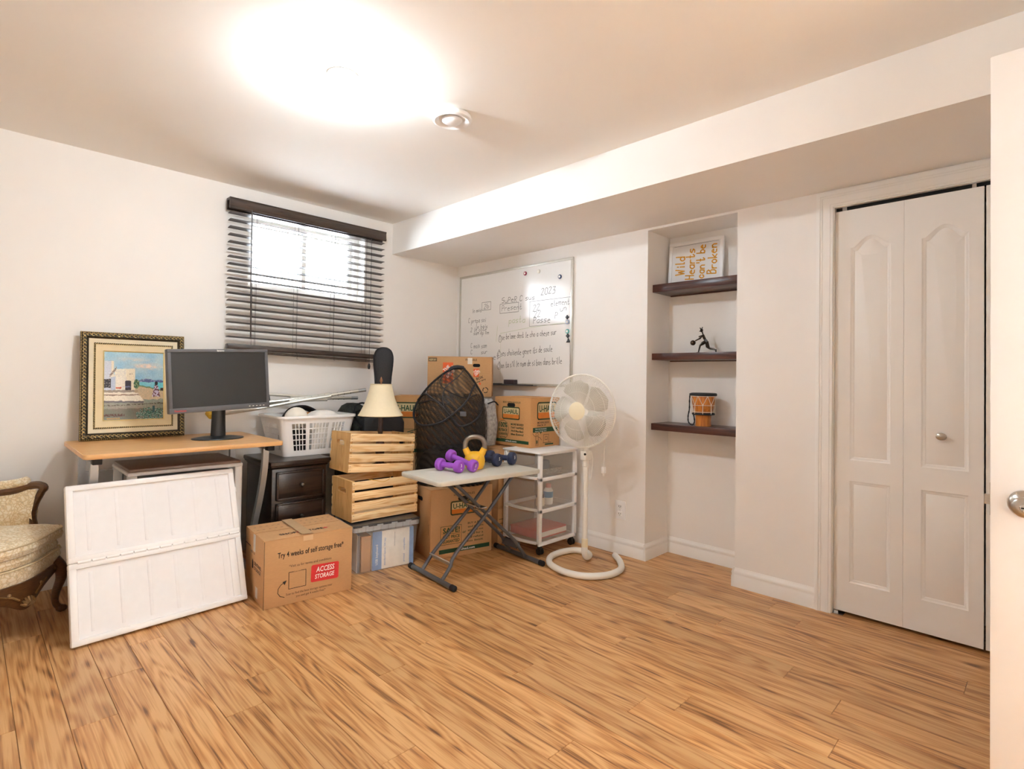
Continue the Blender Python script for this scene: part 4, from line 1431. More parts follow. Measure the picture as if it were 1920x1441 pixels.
for u0 in (.185, .325):
    leafp = [(0, -1), (.12, -.3), (.7, -.45), (.55, -.1), (1, .25), (.6, .3), (.6, .55), (.25, .4), (.3, .9), (.1, .75), (0, 1.1), (-.1, .75), (-.3, .9), (-.25, .4), (-.6, .55), (-.6, .3), (-1, .25), (-.55, -.1), (-.7, -.45), (-.12, -.3)]
    D.poly([(u0 + x * .016, .072 + y * .016) for x, y in leafp], 'maple_leaf', M['red'])
D.rect(.18, .0, .235, d, 'tape', M['tape'], .0048)
for i in range(14):
    u = .02 + i * .03
    for vv in (.22, .28):
        D.rect(u, vv, u + .012, vv + .004, 'small_print', M['ink'])
D.build(ab)
D = Decal(left_face(w, d, h))
D.fit('with us', .10, .225, .08, .018, T_, M['ink'])
D.fit('SENTINEL', .17, .175, .13, .018, T_, M['ink'], bold=.02)
D.fit('STORAGE', .17, .150, .12, .018, T_, M['ink'], bold=.02)
D.poly([(.13, .150), (.155, .150), (.155, .185), (.142, .20), (.13, .185)], 'house_mark', M['ink'])
D.rect(.0, .25, .10, .255, 'small_print', M['ink'])
D.rect(.03, .08, .10, .14, 'code_patch', M['card2'])
D.rect(.20, .02, .24, .075, 'tape', M['wtape'], .0004)
D.rect(.15, .24, .19, h - .004, 'tape', M['wtape'], .0004)
D.build(ab)
D = Decal(front_face(w, d, h))
D.rect(.185, h - .03, .235, h - .004, 'tape', M['tape'], .0006)
D.build(ab)

# ---------------------------------------------------------------- clear tote
tw, td, thh = .428, .335, .288
a = math.radians(-9.6)
cx, cy = corner_to_center((-1.496, -.922), a, tw, td)
clearm = mat('clear_plastic', 'e6e9ec', .12, var=.01, trans=.84)
tt = thing('storage_tote', 'clear plastic flip-lid tote full of boxes under the crates', 'storage tote', (cx, cy, .0005), a)
tb = MB()
lo, hi = rrect(tw - .05, td - .05, .025, 3), rrect(tw - .014, td - .014, .03, 3)
nn_ = len(lo)
vs = [(x, y, .0) for x, y in lo] + [(x, y, .262) for x, y in hi]
tb.add(vs, [(i, (i + 1) % nn_, nn_ + (i + 1) % nn_, nn_ + i) for i in range(nn_)] + [tuple(range(nn_ - 1, -1, -1))])
tb.build('tote_body', clearm, tt)
rm = MB()
pillow(rm, rrect(tw, td, .03, 3), [(.245, .004), (.246, .0), (.276, 0), (.278, .004)], cap=False)
rm.build('tote_rim', mat('clear_rim', 'cfd3d6', .2, trans=.35), tt)
for i in range(9):
    u = -tw / 2 + .03 + i * (tw - .06) / 8
    MB().rbox(u - .0025, u + .0025, -td / 2 - .006, -td / 2 + .002, .243, .278, .001).build('rim_rib', clearm, tt)
for s in (-1, 1):
    MB().rbox(s * (tw / 2 + .004) - .010, s * (tw / 2 + .004) + .010, -.06, .06, .235, .262, .004).build('handle', clearm, tt)
for i in range(2):
    l_ = MB()
    y0, y1 = (-td / 2 + .004, -.008) if i == 0 else (.008, td / 2 - .004)
    l_.box(-tw / 2 + .006, tw / 2 - .006, y0, y1, .277, .283)
    for k in range(6):
        u = -tw / 2 + .04 + k * (tw - .08) / 5
        l_.box(u - .018, u + .018, -.008 if i == 0 else -.001, .001 if i == 0 else .008, .277, .283)
    for k in range(5):
        u = -tw / 2 + .035 + k * (tw - .07) / 4
        l_.rbox(u - .03, u + .022, (y0 if i == 0 else y1) - .006, (y0 if i == 0 else y1) + .006, .272, .286, .002)
    l_.build('lid_flap', mat('lid_smoke', '3a3a3c', .35, var=.1), tt)
def inner(name, label, cat, u0, u1, v0, v1, z1, m):
    ca_, sa_ = math.cos(a), math.sin(a)
    mx_, my_ = (u0 + u1) / 2, (v0 + v1) / 2
    o = thing(name, label, cat, (cx + ca_ * mx_ - sa_ * my_, cy + sa_ * mx_ + ca_ * my_, .004), a)
    MB().rbox(-(u1 - u0) / 2, (u1 - u0) / 2, -(v1 - v0) / 2, (v1 - v0) / 2, 0, z1, .003).build('carton', m, o)
    return o
blu = mat('pale_blue_print', '86a8d8', .6)
b1 = inner('stored_box', 'blue and white printed box inside the clear tote', 'box', -.085, .178, -.1415, .05, .225, M['white'])
D = Decal(lambda u, v, l: (-.1315 + u, -.0966 - l, v))
D.rect(0.0, .0, .058, .225, 'blue_band', blu)
D.rect(.235, .0, .262, .225, 'blue_band', blu)
for s, u, v, sz, m_ in (('USB keyboard', .034, .03, .016, M['white']), ('standard layout 104 key', .082, .02, .013, blu), ('compatible', .205, .09, .013, blu), ('printed', .205, .02, .013, blu)):
    D.text(s, u, v, sz * 1.3, 'box_lettering', m_, 'L', bold=.01, rot=PI / 2, lift=.0005)
D.rect(.138, .125, .141, .21, 'grey_line', M['silver'])
D.build(b1)
b2 = inner('stored_box', 'plain brown cardboard box standing inside the clear tote', 'box', -.150, -.092, -.138, .05, .205, M['card'])
MB().box(-.0295, .0295, -.0945, .0945, .20, .2065).build('box_flap', M['card2'], b2)
b3 = inner('stored_folder', 'dark grey folder standing inside the clear tote', 'folder', -.172, -.154, -.13, .06, .215, mat('folder_grey', '77767a', .5))
MB().box(-.0095, -.008, -.096, .096, .0, .22).build('folder_tab', M['white'], b3)

# ---------------------------------------------------------------- wooden crates
def crate():
    t = thing('wooden_crate', '', '')
    w, d, h = .44, .28, .2375
    for sx in (-1, 1):
        x = sx * (w / 2 - .009)
        # end board with an oval hand hole
        hole = []
        for i in range(9):
            hole.append((.038 * -1 + .016 * math.cos(PI / 2 + PI * i / 8), .172 + .016 * math.sin(PI / 2 + PI * i / 8)))
        for i in range(9):
            hole.append((.038 + .016 * math.cos(-PI / 2 + PI * i / 8), .172 + .016 * math.sin(-PI / 2 + PI * i / 8)))
        hole = hole[::-1]
        outer = [(-d / 2 + .009, 0), (d / 2 - .009, 0), (d / 2 - .009, h), (-d / 2 + .009, h)]
        tri = tessellate_polygon([[Vector((u, v, 0)) for u, v in outer], [Vector((u, v, 0)) for u, v in hole]])
        P = outer + hole
        nP = len(P)
        mb = MB()
        mb.add([(x - .009, u, v) for u, v in P] + [(x + .009, u, v) for u, v in P],
               [tuple(q) for q in tri] + [tuple(i + nP for i in q) for q in tri] +
               [(i, (i + 1) % 4, nP + (i + 1) % 4, nP + i) for i in range(4)] +
               [(4 + i, 4 + (i + 1) % len(hole), nP + 4 + (i + 1) % len(hole), nP + 4 + i) for i in range(len(hole))])
        mb.build('end_board', M['pinez'], t)
    for sy in (-1, 1):
        for i in range(4):
            z0 = .003 + i * .0615
            y = sy * (d / 2 - .0045)
            sl = MB().rbox(-w / 2 - .001, w / 2 + .001, y - .0045, y + .0045, z0, z0 + .0475, .0012)
            so_ = sl.build('slat', M['pine'], t)
            if sy < 0:
                nl = MB()
                for s in (-1, 1):
                    for dz in (.014, .036):
                        nl.cyl((s * (w / 2 - .009), y - .0052, z0 + dz), (s * (w / 2 - .009), y - .004, z0 + dz), .0022, 6)
                nl.build('nail', M['gunmetal'], so_)
    for i in range(4):
        y0 = -d / 2 + .012 + i * .066
        MB().box(-w / 2 + .018, w / 2 - .018, y0, y0 + .058, .0, .008).build('bottom_slat', M['pine'], t)
    return t
c1 = crate()
a1 = math.radians(-3)
cx, cy = corner_to_center((-1.468, -.862), a1, .44, .28)
c1.location = (cx, cy, .2895)
c1.rotation_euler = (0, 0, a1)
tag(c1, 'pine slatted crate resting directly on the clear tote', 'crate', 'stacked wooden crates')
c2 = copy_tree(c1)
a2 = math.radians(-4)
cx, cy = corner_to_center((-1.450, -.775), a2, .44, .28)
c2.location = (cx, cy, .548)
c2.rotation_euler = (math.radians(-1.0), math.radians(3.6), a2)
tag(c2, 'tilted upper pine crate holding the table lamp', 'crate', 'stacked wooden crates')
tw_ = thing('loop_of_twine', 'yellow twine loop hanging out between the two crates', 'twine', (-1.30, -.872, .5275), a1)
MB().tube(catmull([(-.06, .02, .002), (-.03, -.006, -.004), (.02, -.008, -.018), (.06, -.006, -.010), (.09, .02, .003)], 5), .0016, 5).build('twine_strand', mat('yellow_twine', 'd9a740', .7), tw_)

# table lamp in the upper crate
tl = thing('table_lamp', 'table lamp with cream bell shade standing in the upper crate', 'table lamp', (-1.185, -.690, .570))
shm = mat('cream_lampshade', 'e6dabb', .7, var=.02, scale=60)
shp = [(.140, .325), (.128, .345), (.108, .385), (.090, .43), (.078, .47), (.070, .505), (.067, .522)]
sd = MB().lathe(shp + [(r - .002, z) for r, z in reversed(shp)], 48)
sdo = sd.build('lamp_shade', shm, tl)
MB().tube([(.139 * math.cos(2 * PI * i / 40), .139 * math.sin(2 * PI * i / 40), .325) for i in range(40)], .003, 5, closed=True).tube([(.067 * math.cos(2 * PI * i / 30), .067 * math.sin(2 * PI * i / 30), .522) for i in range(30)], .003, 5, closed=True).build('shade_trim', mat('shade_trim', 'd8c7a0', .7), sdo)
glass_b = mat('smoky_lamp_glass', '5a3a34', .1, var=.2, trans=.25)
MB().lathe([(.0, 0), (.055, 0), (.055, .012), (.03, .022), (.018, .04), (.028, .08), (.032, .12), (.022, .17), (.014, .21), (.020, .23), (.013, .25), (.016, .30), (.012, .34), (.010, .36), (0, .36)], 20).build('lamp_stem', glass_b, tl)
MB().tube(catmull([(.012, 0, .36), (.045, 0, .40), (.045, 0, .46), (.0, 0, .525), (-.045, 0, .46), (-.045, 0, .40), (-.012, 0, .36)], 5), .0018, 5).build('shade_harp', M['nickel'], tl)
MB().lathe([(0, .522), (.006, .524), (.004, .532), (.009, .540), (.010, .548), (.005, .562), (.002, .570), (0, .571)], 12).build('finial', mat('copper_finial', '9a6a4a', .35, .6), tl)
# ---------------------------------------------------------------- nightstand
ns = thing('nightstand', 'espresso brown bedside chest with drawers beside the desk', 'nightstand', (-1.628, -.325, 0))
nw, nd_, nh = .168, .20, .635
MB().rbox(-nw, nw, -nd_ + .006, nd_, .03, nh - .03, .003).build('cabinet_body', M['espresso'], ns)
tpn = MB()
pillow(tpn, rrect(.368, .44, .006, 2), [(nh - .045, .022), (nh - .036, .014), (nh - .032, .006), (nh - .024, .004), (nh - .02, -.002), (nh - .004, -.002), (nh, .003)])
tpn.build('cabinet_top', M['espresso'], ns)
for s in (-1, 1):
    for r_ in (-1, 1):
        MB().rbox(s * (nw - .022) - .02, s * (nw - .022) + .02, r_ * (nd_ - .022) - .02, r_ * (nd_ - .022) + .02, 0, .04, .004).build('foot', M['espresso'], ns)
for c_ in (0,):
    for i in range(3):
        x0 = -nw + .022
        z1 = nh - .062 - i * .185
        dd = MB().rbox(x0, x0 + .292, -nd_ - .012, -nd_ + .01, z1 - .168, z1, .006).build('drawer', M['espresso'], ns)
        rim = MB()
        for q4 in ((x0, x0 + .292, z1 - .168, z1 - .156), (x0, x0 + .292, z1 - .012, z1), (x0, x0 + .012, z1 - .168, z1), (x0 + .280, x0 + .292, z1 - .168, z1)):
            rim.rbox(q4[0], q4[1], -nd_ - .016, -nd_ - .010, q4[2], q4[3], .0025)
        rim.build('drawer_rim', M['espresso'], dd)
        kx, kz = x0 + .146, z1 - .084
        MB().lathe([(0, 0), (.006, 0), (.006, .01), (.011, .014), (.0125, .020), (.009, .026), (0, .028)], 16, Matrix.Translation((kx, -nd_ - .012, kz)) @ Matrix.Rotation(PI / 2, 4, 'X')).build('knob', mat('pewter_knob', '6a6560', .3, .9), dd)

# ---------------------------------------------------------------- laundry basket
lb = thing('laundry_basket', 'white plastic lattice laundry basket on the nightstand', 'laundry basket', (-1.462, -.248, .6365), math.radians(-1))
bx0, by0, bx1, by1, bh = .205, .145, .250, .183, .250
def bpt(side, s, z, o=0):
    # point on basket wall; side 0 front 1 right 2 back 3 left ; s in -1..1
    k = z / bh
    X, Y = bx0 + (bx1 - bx0) * k + o, by0 + (by1 - by0) * k + o
    r_ = .03
    return [(s * (X - r_), -Y, z), (X, s * (Y - r_), z), (-s * (X - r_), Y, z), (-X, -s * (Y - r_), z)][side]
def quad(mb, side, s0, s1, z0, z1, t=.0035):
    P = [bpt(side, s0, z0), bpt(side, s1, z0), bpt(side, s1, z1), bpt(side, s0, z1)]
    Q = [bpt(side, s0, z0, -t), bpt(side, s1, z0, -t), bpt(side, s1, z1, -t), bpt(side, s0, z1, -t)]
    mb.add(P + Q, [(0, 1, 2, 3), (7, 6, 5, 4), (0, 4, 5, 1), (1, 5, 6, 2), (2, 6, 7, 3), (3, 7, 4, 0)])
wall = MB()
for side in range(4):
    quad(wall, side, -1, 1, .0, .035)
    quad(wall, side, -1, 1, .205, .25)
    spans = [(-.84, -.42), (-.30, .30), (.42, .84)] if side % 2 == 0 else [(-.78, .78)]
    edges = [-1]
    for a_, b_ in spans:
        edges += [a_, b_]
    edges.append(1)
    for i in range(0, len(edges), 2):
        quad(wall, side, edges[i], edges[i + 1], .035, .205)
    for a_, b_ in spans:
        n = max(4, int((b_ - a_) * (11 if side % 2 == 0 else 9)))
        for i in range(1, n):
            s = a_ + (b_ - a_) * i / n
            hw_ = .0028 / (bx0 if side % 2 == 0 else by0)
            quad(wall, side, s - hw_, s + hw_, .035, .205)
        for i in range(1, 5):
            z = .035 + .17 * i / 5
            quad(wall, side, a_, b_, z - .0028, z + .0028, .003)
# rounded corners
for (sx, sy) in ((1, -1), (1, 1), (-1, 1), (-1, -1)):
    vs, fs = [], []
    for j in range(2):
        z = j * bh
        k = j
        X, Y = bx0 + (bx1 - bx0) * k - .03, by0 + (by1 - by0) * k - .03
        for i in range(7):
            an = PI / 2 * i / 6
            vs.append((sx * (X + .03 * math.cos(an)), sy * (Y + .03 * math.sin(an)), z))
    wall.add(vs, [(i, i + 1, 8 + i, 7 + i) for i in range(6)])
wall.add([(x, y, .002) for x, y in rrect(2 * bx0, 2 * by0, .03, 4)], [tuple(range(20))])
wall.build('basket_wall', M['plastic'], lb)
rmb = MB()
rl = rrect(2 * bx1 + .018, 2 * by1 + .018, .04, 6)
pillow(rmb, rl, [(.236, .001), (.238, 0), (.250, 0), (.253, .003)], cap=False)
rli = rrect(2 * bx1 - .006, 2 * by1 - .006, .03, 6)
n = len(rl)
rmb.add([(x, y, .253) for x, y in rl] + [(x, y, .252) for x, y in rli], [(i, (i + 1) % n, n + (i + 1) % n, n + i) for i in range(n)])
rmb.build('basket_rim', M['plastic'], lb)
BK = (-1.462, -.248, .6365)
wc = mat('white_cloth', 'e9e6e2', .85, var=.04, bump=.2, bscale=60)
bc = mat('black_cloth', '1d1b1d', .85, var=.2, bump=.2, bscale=80)
cap_ = thing('white_knit_hat', 'white rounded hat on top of the laundry basket load', 'hat', (BK[0] - .115, BK[1] - .085, BK[2] + .175))
MB().sphere((0, 0, .06), .072, 20, 12, (1, .85, .95)).build('hat_crown', mat('offwhite_knit', 'efe9dc', .8, var=.03, bump=.2, bscale=300), cap_)
MB().tube([(.072 * math.cos(2 * PI * i / 24), .062 * math.sin(2 * PI * i / 24), .045) for i in range(24)], .006, 6, closed=True).build('hat_brim', wc, cap_)
bag = thing('black_pouch', 'black pouch with an orange lining in the laundry basket', 'pouch', (BK[0] + .005, BK[1] + .11, BK[2] + .12))
MB().tube(catmull([(-.11, 0, .10), (-.06, .01, .155), (.03, .01, .165), (.10, 0, .13)], 5), [(.045, .018)] * 16, 8, flat=(0, 1, 0)).build('pouch_flap', bc, bag)
MB().rbox(-.11, .10, -.02, .035, .0, .11, .02).build('pouch_body', bc, bag)
MB().tube(catmull([(-.09, -.045, .12), (-.03, -.05, .138), (.02, -.05, .130), (.05, -.045, .135)], 4), [.008] * 13, 6).build('orange_lining', mat('orange_lining', 'cf8a3a', .7, var=.3), bag)
ld = thing('folded_laundry', 'white folded cloth filling the right of the laundry basket', 'laundry', (BK[0] + .08, BK[1] - .045, BK[2] + .006))
q_ = MB()
pillow(q_, rrect(.22, .17, .04, 4), [(0, .02), (.02, 0), (.12, 0), (.20, .0), (.235, .015), (.26, .05), (.27, .08)])
q_.build('cloth_stack', wc, ld)
MB().tube(catmull([(-.085, -.09, .22), (-.02, -.10, .235), (.05, -.095, .228), (.09, -.08, .215)], 4), .008, 6).build('cloth_hem', wc, ld)
dl = thing('dark_laundry', 'dark crumpled clothes showing through the basket lattice', 'laundry', (BK[0] - .115, BK[1] - .045, BK[2] + .006))
q_ = MB()
pillow(q_, rrect(.15, .18, .04, 4), [(0, .02), (.02, 0), (.10, 0), (.14, .01), (.155, .04), (.16, .07)])
q_.build('cloth_heap', bc, dl)
MB().tube(catmull([(-.06, -.085, .06), (-.02, -.095, .10), (.03, -.092, .08), (.06, -.085, .13)], 4), .010, 6).build('sleeve', mat('plum_cloth', '3a2a30', .85), dl)

# ---------------------------------------------------------------- crutches lying over the basket and desk
yel = mat('yellow_foam', 'd9b13c', .7, var=.1)
def crutch(label, P0, P1, spread, roll):
    # P0: foot end, P1: underarm end ; two side tubes meet into one leg with adjustment holes
    P0, P1 = Vector(P0), Vector(P1)
    t = thing('crutch', label, 'crutch', tuple(P0), group='aluminium crutches')
    ax = (P1 - P0)
    Ln = ax.length
    ax.normalize()
    sd = ax.cross(Vector((0, 0, 1))).normalized()
    up = sd.cross(ax)
    sd = sd * math.cos(roll) + up * math.sin(roll)
    pt_ = lambda s, o: ax * (Ln * s) + sd * o
    MB().tube([pt_(0.0, 0), pt_(.50, 0)], .0115, 10).build('lower_leg', M['alum'], t)
    ho = MB()
    for i in range(9):
        c = pt_(.08 + i * .045, 0)
        for dr_ in (sd, up, -up, -sd):
            ho.tube([c + dr_ * .0105, c + dr_ * .0120], .0030, 6)
    ho.build('adjustment_hole', M['dark'], t)
    for s in (-1, 1):
        MB().tube(catmull([pt_(.22, s * .012), pt_(.42, s * .014), pt_(.55, s * spread * .7), pt_(.70, s * spread), pt_(.97, s * spread)], 5), .0105, 8).build('side_tube', M['alum'], t)
    MB().tube([pt_(.98, -spread - .012), pt_(.99, 0), pt_(.98, spread + .012)], [.017, .020, .017], 10).build('underarm_pad', yel, t)
    MB().tube([pt_(.66, -spread), pt_(.66, spread)], .014, 10).build('hand_grip', M['rubber'], t)
    MB().tube([pt_(-.035, 0), pt_(.02, 0)], [.013, .012], 10).build('rubber_tip', M['silver'], t)
crutch('aluminium crutch slanting up in front over the basket', (-1.105, -.300, 1.042), (-2.02, -.075, .900), .030, .5)
crutch('aluminium crutch lying level behind, close to the wall', (-1.080, -.150, .985), (-1.97, -.075, .985), .036, 1.1)

# dark things heaped behind the basket
hp = thing('black_duffel_bag', 'dark patterned bag behind the laundry basket under the crutches', 'bag', (-1.095, -.165, .004))
q_ = MB()
pillow(q_, rrect(.18, .22, .05, 4), [(0, .01), (.03, 0), (.80, .0), (.88, .01), (.925, .04), (.945, .08)])
q_.build('bag_body', mat('dark_camo_cloth', '2a2c26', .8, var=.9, scale=35), hp)
MB().tube(catmull([(-.06, -.12, .80), (-.05, -.14, .93), (.03, -.14, .94), (.06, -.12, .82)], 5), .006, 6).build('bag_strap', bc, hp)

# ---------------------------------------------------------------- guitar gig bag
gb_ = thing('guitar_bag', 'tall black guitar gig bag standing behind the table lamp', 'guitar bag', (-.997, -.408, .001), math.radians(-28))
gbm = mat('black_nylon', '232224', .7, var=.15, scale=120, bump=.15, bscale=600)
g_ = MB()
prof = [(0, .05), (.03, .155), (.25, .185), (.45, .175), (.60, .145), (.72, .150), (.82, .152), (.875, .130), (.92, .075), (.97, .060), (1.05, .055), (1.14, .060), (1.22, .069), (1.28, .070), (1.32, .056), (1.338, .032), (1.343, .012)]
rings = 20
vs, fs = [], []
for z, hw_ in prof:
    th = .055 if z < .85 else .036
    th = min(th, hw_)
    for i in range(rings):
        an = 2 * PI * i / rings
        c_, s_ = math.cos(an), math.sin(an)
        vs.append((hw_ * math.copysign(abs(c_) ** .7, c_), th * math.copysign(abs(s_) ** .7, s_), z))
for j in range(len(prof) - 1):
    for i in range(rings):
        fs.append((j * rings + i, j * rings + (i + 1) % rings, (j + 1) * rings + (i + 1) % rings, (j + 1) * rings + i))
fs += [tuple(range(rings - 1, -1, -1)), tuple((len(prof) - 1) * rings + i for i in range(rings))]
g_.add(vs, fs)
g_.build('bag_shell', gbm, gb_)
zp = MB()
zp.tube(catmull([(hw_ * .93, -.020, z) for z, hw_ in prof[8:]] + [(-hw_ * .93, -.020, z) for z, hw_ in reversed(prof[8:])], 3), .0035, 5)
zp.build('zip_piping', M['rubber'], gb_)
MB().tube(catmull([(-.14, -.058, .80), (-.18, -.075, .84), (-.17, -.08, .90), (-.10, -.06, .91), (-.07, -.04, .90)], 5), [(.014, .003)] * 21, 6).build('shoulder_strap', M['rubber'], gb_)
q_ = MB().rbox(-.13, -.02, -.075, -.05, .62, .86, .01)
q_.build('front_pocket', M['rubber'], gb_)

# ---------------------------------------------------------------- corner stack of boxes
a45 = math.radians(-45.2)
w, d = .668, .30
cx, cy = corner_to_center((-.800, -.240), a45, w, d)
bx = cardboard_box('plain cardboard box at the bottom of the corner stack', (cx, cy, .0005), a45, w, d, .55, M['card'])
h = .448
ub = cardboard_box('wide orange-brown moving box in the corner behind the mesh hamper', (cx, cy, .5508), a45, w, d, h, M['card2'])
D = Decal(front_face(w, d, h))
uhaul_logo(D, -.035 + .03, .288, .20, .110)
D.rect(.02, .20, .19, .203, 'small_print', M['dgreen'])
for i in range(5):
    D.line([(.13 + .03 * math.cos(i), .10 + .02 * i), (.16 + .02 * math.sin(i * 2), .12 + .02 * i)], .006, 'line_drawing', M['green'])
D.rect(.0, .03, w, .055, 'green_band', M['green'])
D.build(ub)
w, d, h = .482, .285, .300
a46 = math.radians(-45.2)
cx, cy = corner_to_center((-.622, -.418), a46, w, d)
hd = cardboard_box('cardboard box with orange square logo, top of the corner stack', (cx, cy, .9995), a46, w, d, h, M['card'], gap=.02, lift=.006)
D = Decal(front_face(w, d, h))
D.rect(.115, .10, .192, .255, 'orange_logo', M['dorange'])
for i, s in enumerate(('THE', 'HOME', 'DEPOT')):
    D.text(s, .128 + i * .012, .155 - i * .022 + .03, .030, 'logo_lettering', M['white'], 'L', bold=.02, rot=.75, lift=.0004)
D.rect(.345, .150, .386, .212, 'orange_logo', M['dorange'])
for i, s in enumerate(('THE', 'HOME', 'DEPOT')):
    D.text(s, .349 + i * .007, .178 - i * .011, .0155, 'logo_lettering', M['white'], 'L', bold=.03, rot=.75, lift=.0004)
D.rect(.006, .262, .070, .290, 'weight_panel', mat('brown_ink', '6a5033', .7))
D.fit('KEEP', .012, .268, .03, .015, 'printed_text', M['cream'], bold=.02, lift=.0004)
D.fit('DRY', .044, .268, .02, .015, 'printed_text', M['cream'], bold=.02, lift=.0004)
D.fit('FRAGILE', .285, .270, .085, .016, 'brown_text', mat('brown_ink2', '6f5636', .7), bold=.03)
D.rect(.300, .245, .335, .292, 'tape', M['wtape'], .0005)
for i, s in enumerate(('BOX', 'easy carry')):
    D.text(s, .37, .125 - i * .02, .026 - i * .008, 'printed_text', M['ink'], 'L', bold=.02, rot=.35, lift=.0004)
D.poly([(.385, .095), (.400, .090), (.402, .105), (.39, .11)], 'orange_logo', M['dorange'])
for i in range(3):
    a0 = 2 * PI * i / 3
    c_ = (.436, .052)
    D.line([(c_[0] + .019 * math.cos(a0 + t * .3), c_[1] + .019 * math.sin(a0 + t * .3)) for t in range(6)], .006, 'recycling_mark', M['ink'])
D.build(hd)
hand_hole(hd, front_face(w, d, h), .367, .236, .055, .024)

# ---------------------------------------------------------------- floor box with the price panel
w, d, h = .442, .33, .438
a = math.radians(-12.5)
cx, cy = corner_to_center((-1.006, -1.000), a, w, d)
fb_ = cardboard_box('moving box on the floor behind the folding table', (cx, cy, .0005), a, w, d, h, M['card'], gap=.004)
FBX = (cx, cy)
D = Decal(front_face(w, d, h))
D.fit('with HANDLES', .155, .388, .155, .014, 'printed_text', M['dgreen'])
uhaul_logo(D, .140, .268, .178, .082)
D.poly([(.072, .085), (.215, .085), (.215, .19), (.072, .19)], 'price_panel', M['card2'], 0)
D.frame(.070, .085, .215, .200, .003, 'price_border', M['dgreen'])
D.fit('SAVE!', .084, .158, .12, .033, 'printed_text', M['green'], bold=.03)
D.line([(.082, .150), (.205, .150)], .003, 'printed_text', M['dgreen'])
D.fit('BEST PRICE', .084, .122, .12, .020, 'printed_text', M['green'], bold=.03)
D.fit('GUARANTEED', .084, .095, .12, .020, 'printed_text', M['green'], bold=.03)
D.fit('or', .224, .142, .026, .020, 'printed_text', M['green'], bold=.02)
for i, s in enumerate(('BUY A BOX', 'and return', 'any box not', 'used for a', 'full refund', 'no limit')):
    D.fit(s, .262, .196 - i * .023, .115, .013, 'printed_text', M['dgreen'], bold=.02)
D.rect(.060, .030, .425, .056, 'green_band', M['green'])
D.fit('uhaul.com', .215, .036, .10, .015, 'band_lettering', M['white'], bold=.02)
D.build(fb_)
hand_hole(fb_, front_face(w, d, h), .226, .368, .075, .026)
hand_hole(fb_, left_face(w, d, h), .165, .36, .075, .026)
D = Decal(left_face(w, d, h))
D.rect(.30, .15, .303, .22, 'small_print', M['dgreen'])
D.build(fb_)

# boxes between the corner stack and the drawer cart
bx = cardboard_box('low plain box on the floor behind the drawer cart', (-.285, -.895, .0005), 0, .37, .30, .245, M['card'])
D = Decal(front_face(.37, .30, .245))
for i in range(4):
    D.rect(.01, .08 + i * .03, .10, .084 + i * .03, 'small_print', M['dgreen'])
D.build(bx)
cardboard_box('taller plain box stacked behind the drawer cart', (-.285, -.895, .246), 0, .37, .30, .412, M['card'])

# ---------------------------------------------------------------- drawer cart
ct = thing('drawer_cart', 'white three-drawer plastic cart on casters beside the fan', 'drawer cart', (-.247, -1.232, 0))
cw2, cd2, cz0, cz1 = .192, .168, .072, .655
fz = [cz0, .283, .488, cz1]
fro = mat('frosted_drawer', 'e6e4dd', .3, var=.02, trans=.72)
frm = MB()
for sx in (-1, 1):
    for sy in (-1, 1):
        x_, y_ = sx * (cw2 - .013), sy * (cd2 - .013)
        frm.rbox(x_ - .013, x_ + .013, y_ - .013, y_ + .013, cz0, cz1, .003)
for z in fz:
    for sy in (-1, 1):
        y_ = sy * (cd2 - .008)
        frm.rbox(-cw2, cw2, y_ - .008, y_ + .008, z - .012, z + .012, .003)
    frm.rbox(cw2 - .016, cw2, -cd2, cd2, z - .012, z + .012, .003)
frm.build('cart_frame', M['plastic'], ct)
MB().rbox(-cw2 - .012, cw2 + .004, -cd2 - .004, cd2 + .004, cz1, cz1 + .010, .004).build('cart_top', M['plastic'], ct)
def bulge(y, o=0):
    return -cw2 - .026 * math.cos(PI / 2 * y / cd2) + o
for i in range(3):
    z0, z1 = fz[i] + .014, fz[i + 1] - .014
    n = 10
    ys = [-cd2 + .017 + (2 * cd2 - .034) * k / n for k in range(n + 1)]
    lo_ = [(bulge(y), y) for y in ys] + [(cw2 - .02, cd2 - .017), (cw2 - .02, -cd2 + .017)]
    lo2 = lo_
    dm_ = MB()
    nn_ = len(lo_)
    vs = [(x, y, z0) for x, y in lo_] + [(x, y, z1) for x, y in lo_]
    dm_.add(vs, [(k, (k + 1) % nn_, nn_ + (k + 1) % nn_, nn_ + k) for k in range(nn_)] + [tuple(range(nn_ - 1, -1, -1))])
    do = dm_.build('drawer', fro, ct)
    lp2 = MB()
    for k in range(n):
        y0, y1 = ys[k], ys[k + 1]
        lp2.add([(bulge(y0, -.010), y0, z0 - .012), (bulge(y1, -.010), y1, z0 - .012), (bulge(y1, .012), y1, z0 - .012), (bulge(y0, .012), y0, z0 - .012),
                 (bulge(y0, -.010), y0, z0 + .002), (bulge(y1, -.010), y1, z0 + .002), (bulge(y1, .012), y1, z0 + .002), (bulge(y0, .012), y0, z0 + .002)],
                [(0, 3, 2, 1), (4, 5, 6, 7), (0, 1, 5, 4), (2, 3, 7, 6)])
    lp2.build('drawer_lip', M['plastic'], do)
for sx in (-1, 1):
    for sy in (-1, 1):
        x_, y_ = sx * (cw2 - .03), sy * (cd2 - .02)
        cs = MB().cyl((x_, y_, .072), (x_, y_, .05), .008, 8)
        cs.rbox(x_ - .012, x_ + .012, y_ - .010, y_ + .014, .030, .054, .003)
        co_ = cs.build('caster', M['rubber'], ct)
        wl = MB()
        for s in (-1, 1):
            wl.lathe([(0, -.006), (.020, -.006), (.023, -.003), (.023, .003), (.020, .006), (0, .006)], 18, Matrix.Translation((x_ + s * .012, y_, .0235)) @ Matrix.Rotation(PI / 2, 4, 'Y'))
        wl.build('wheel', M['black'], co_)
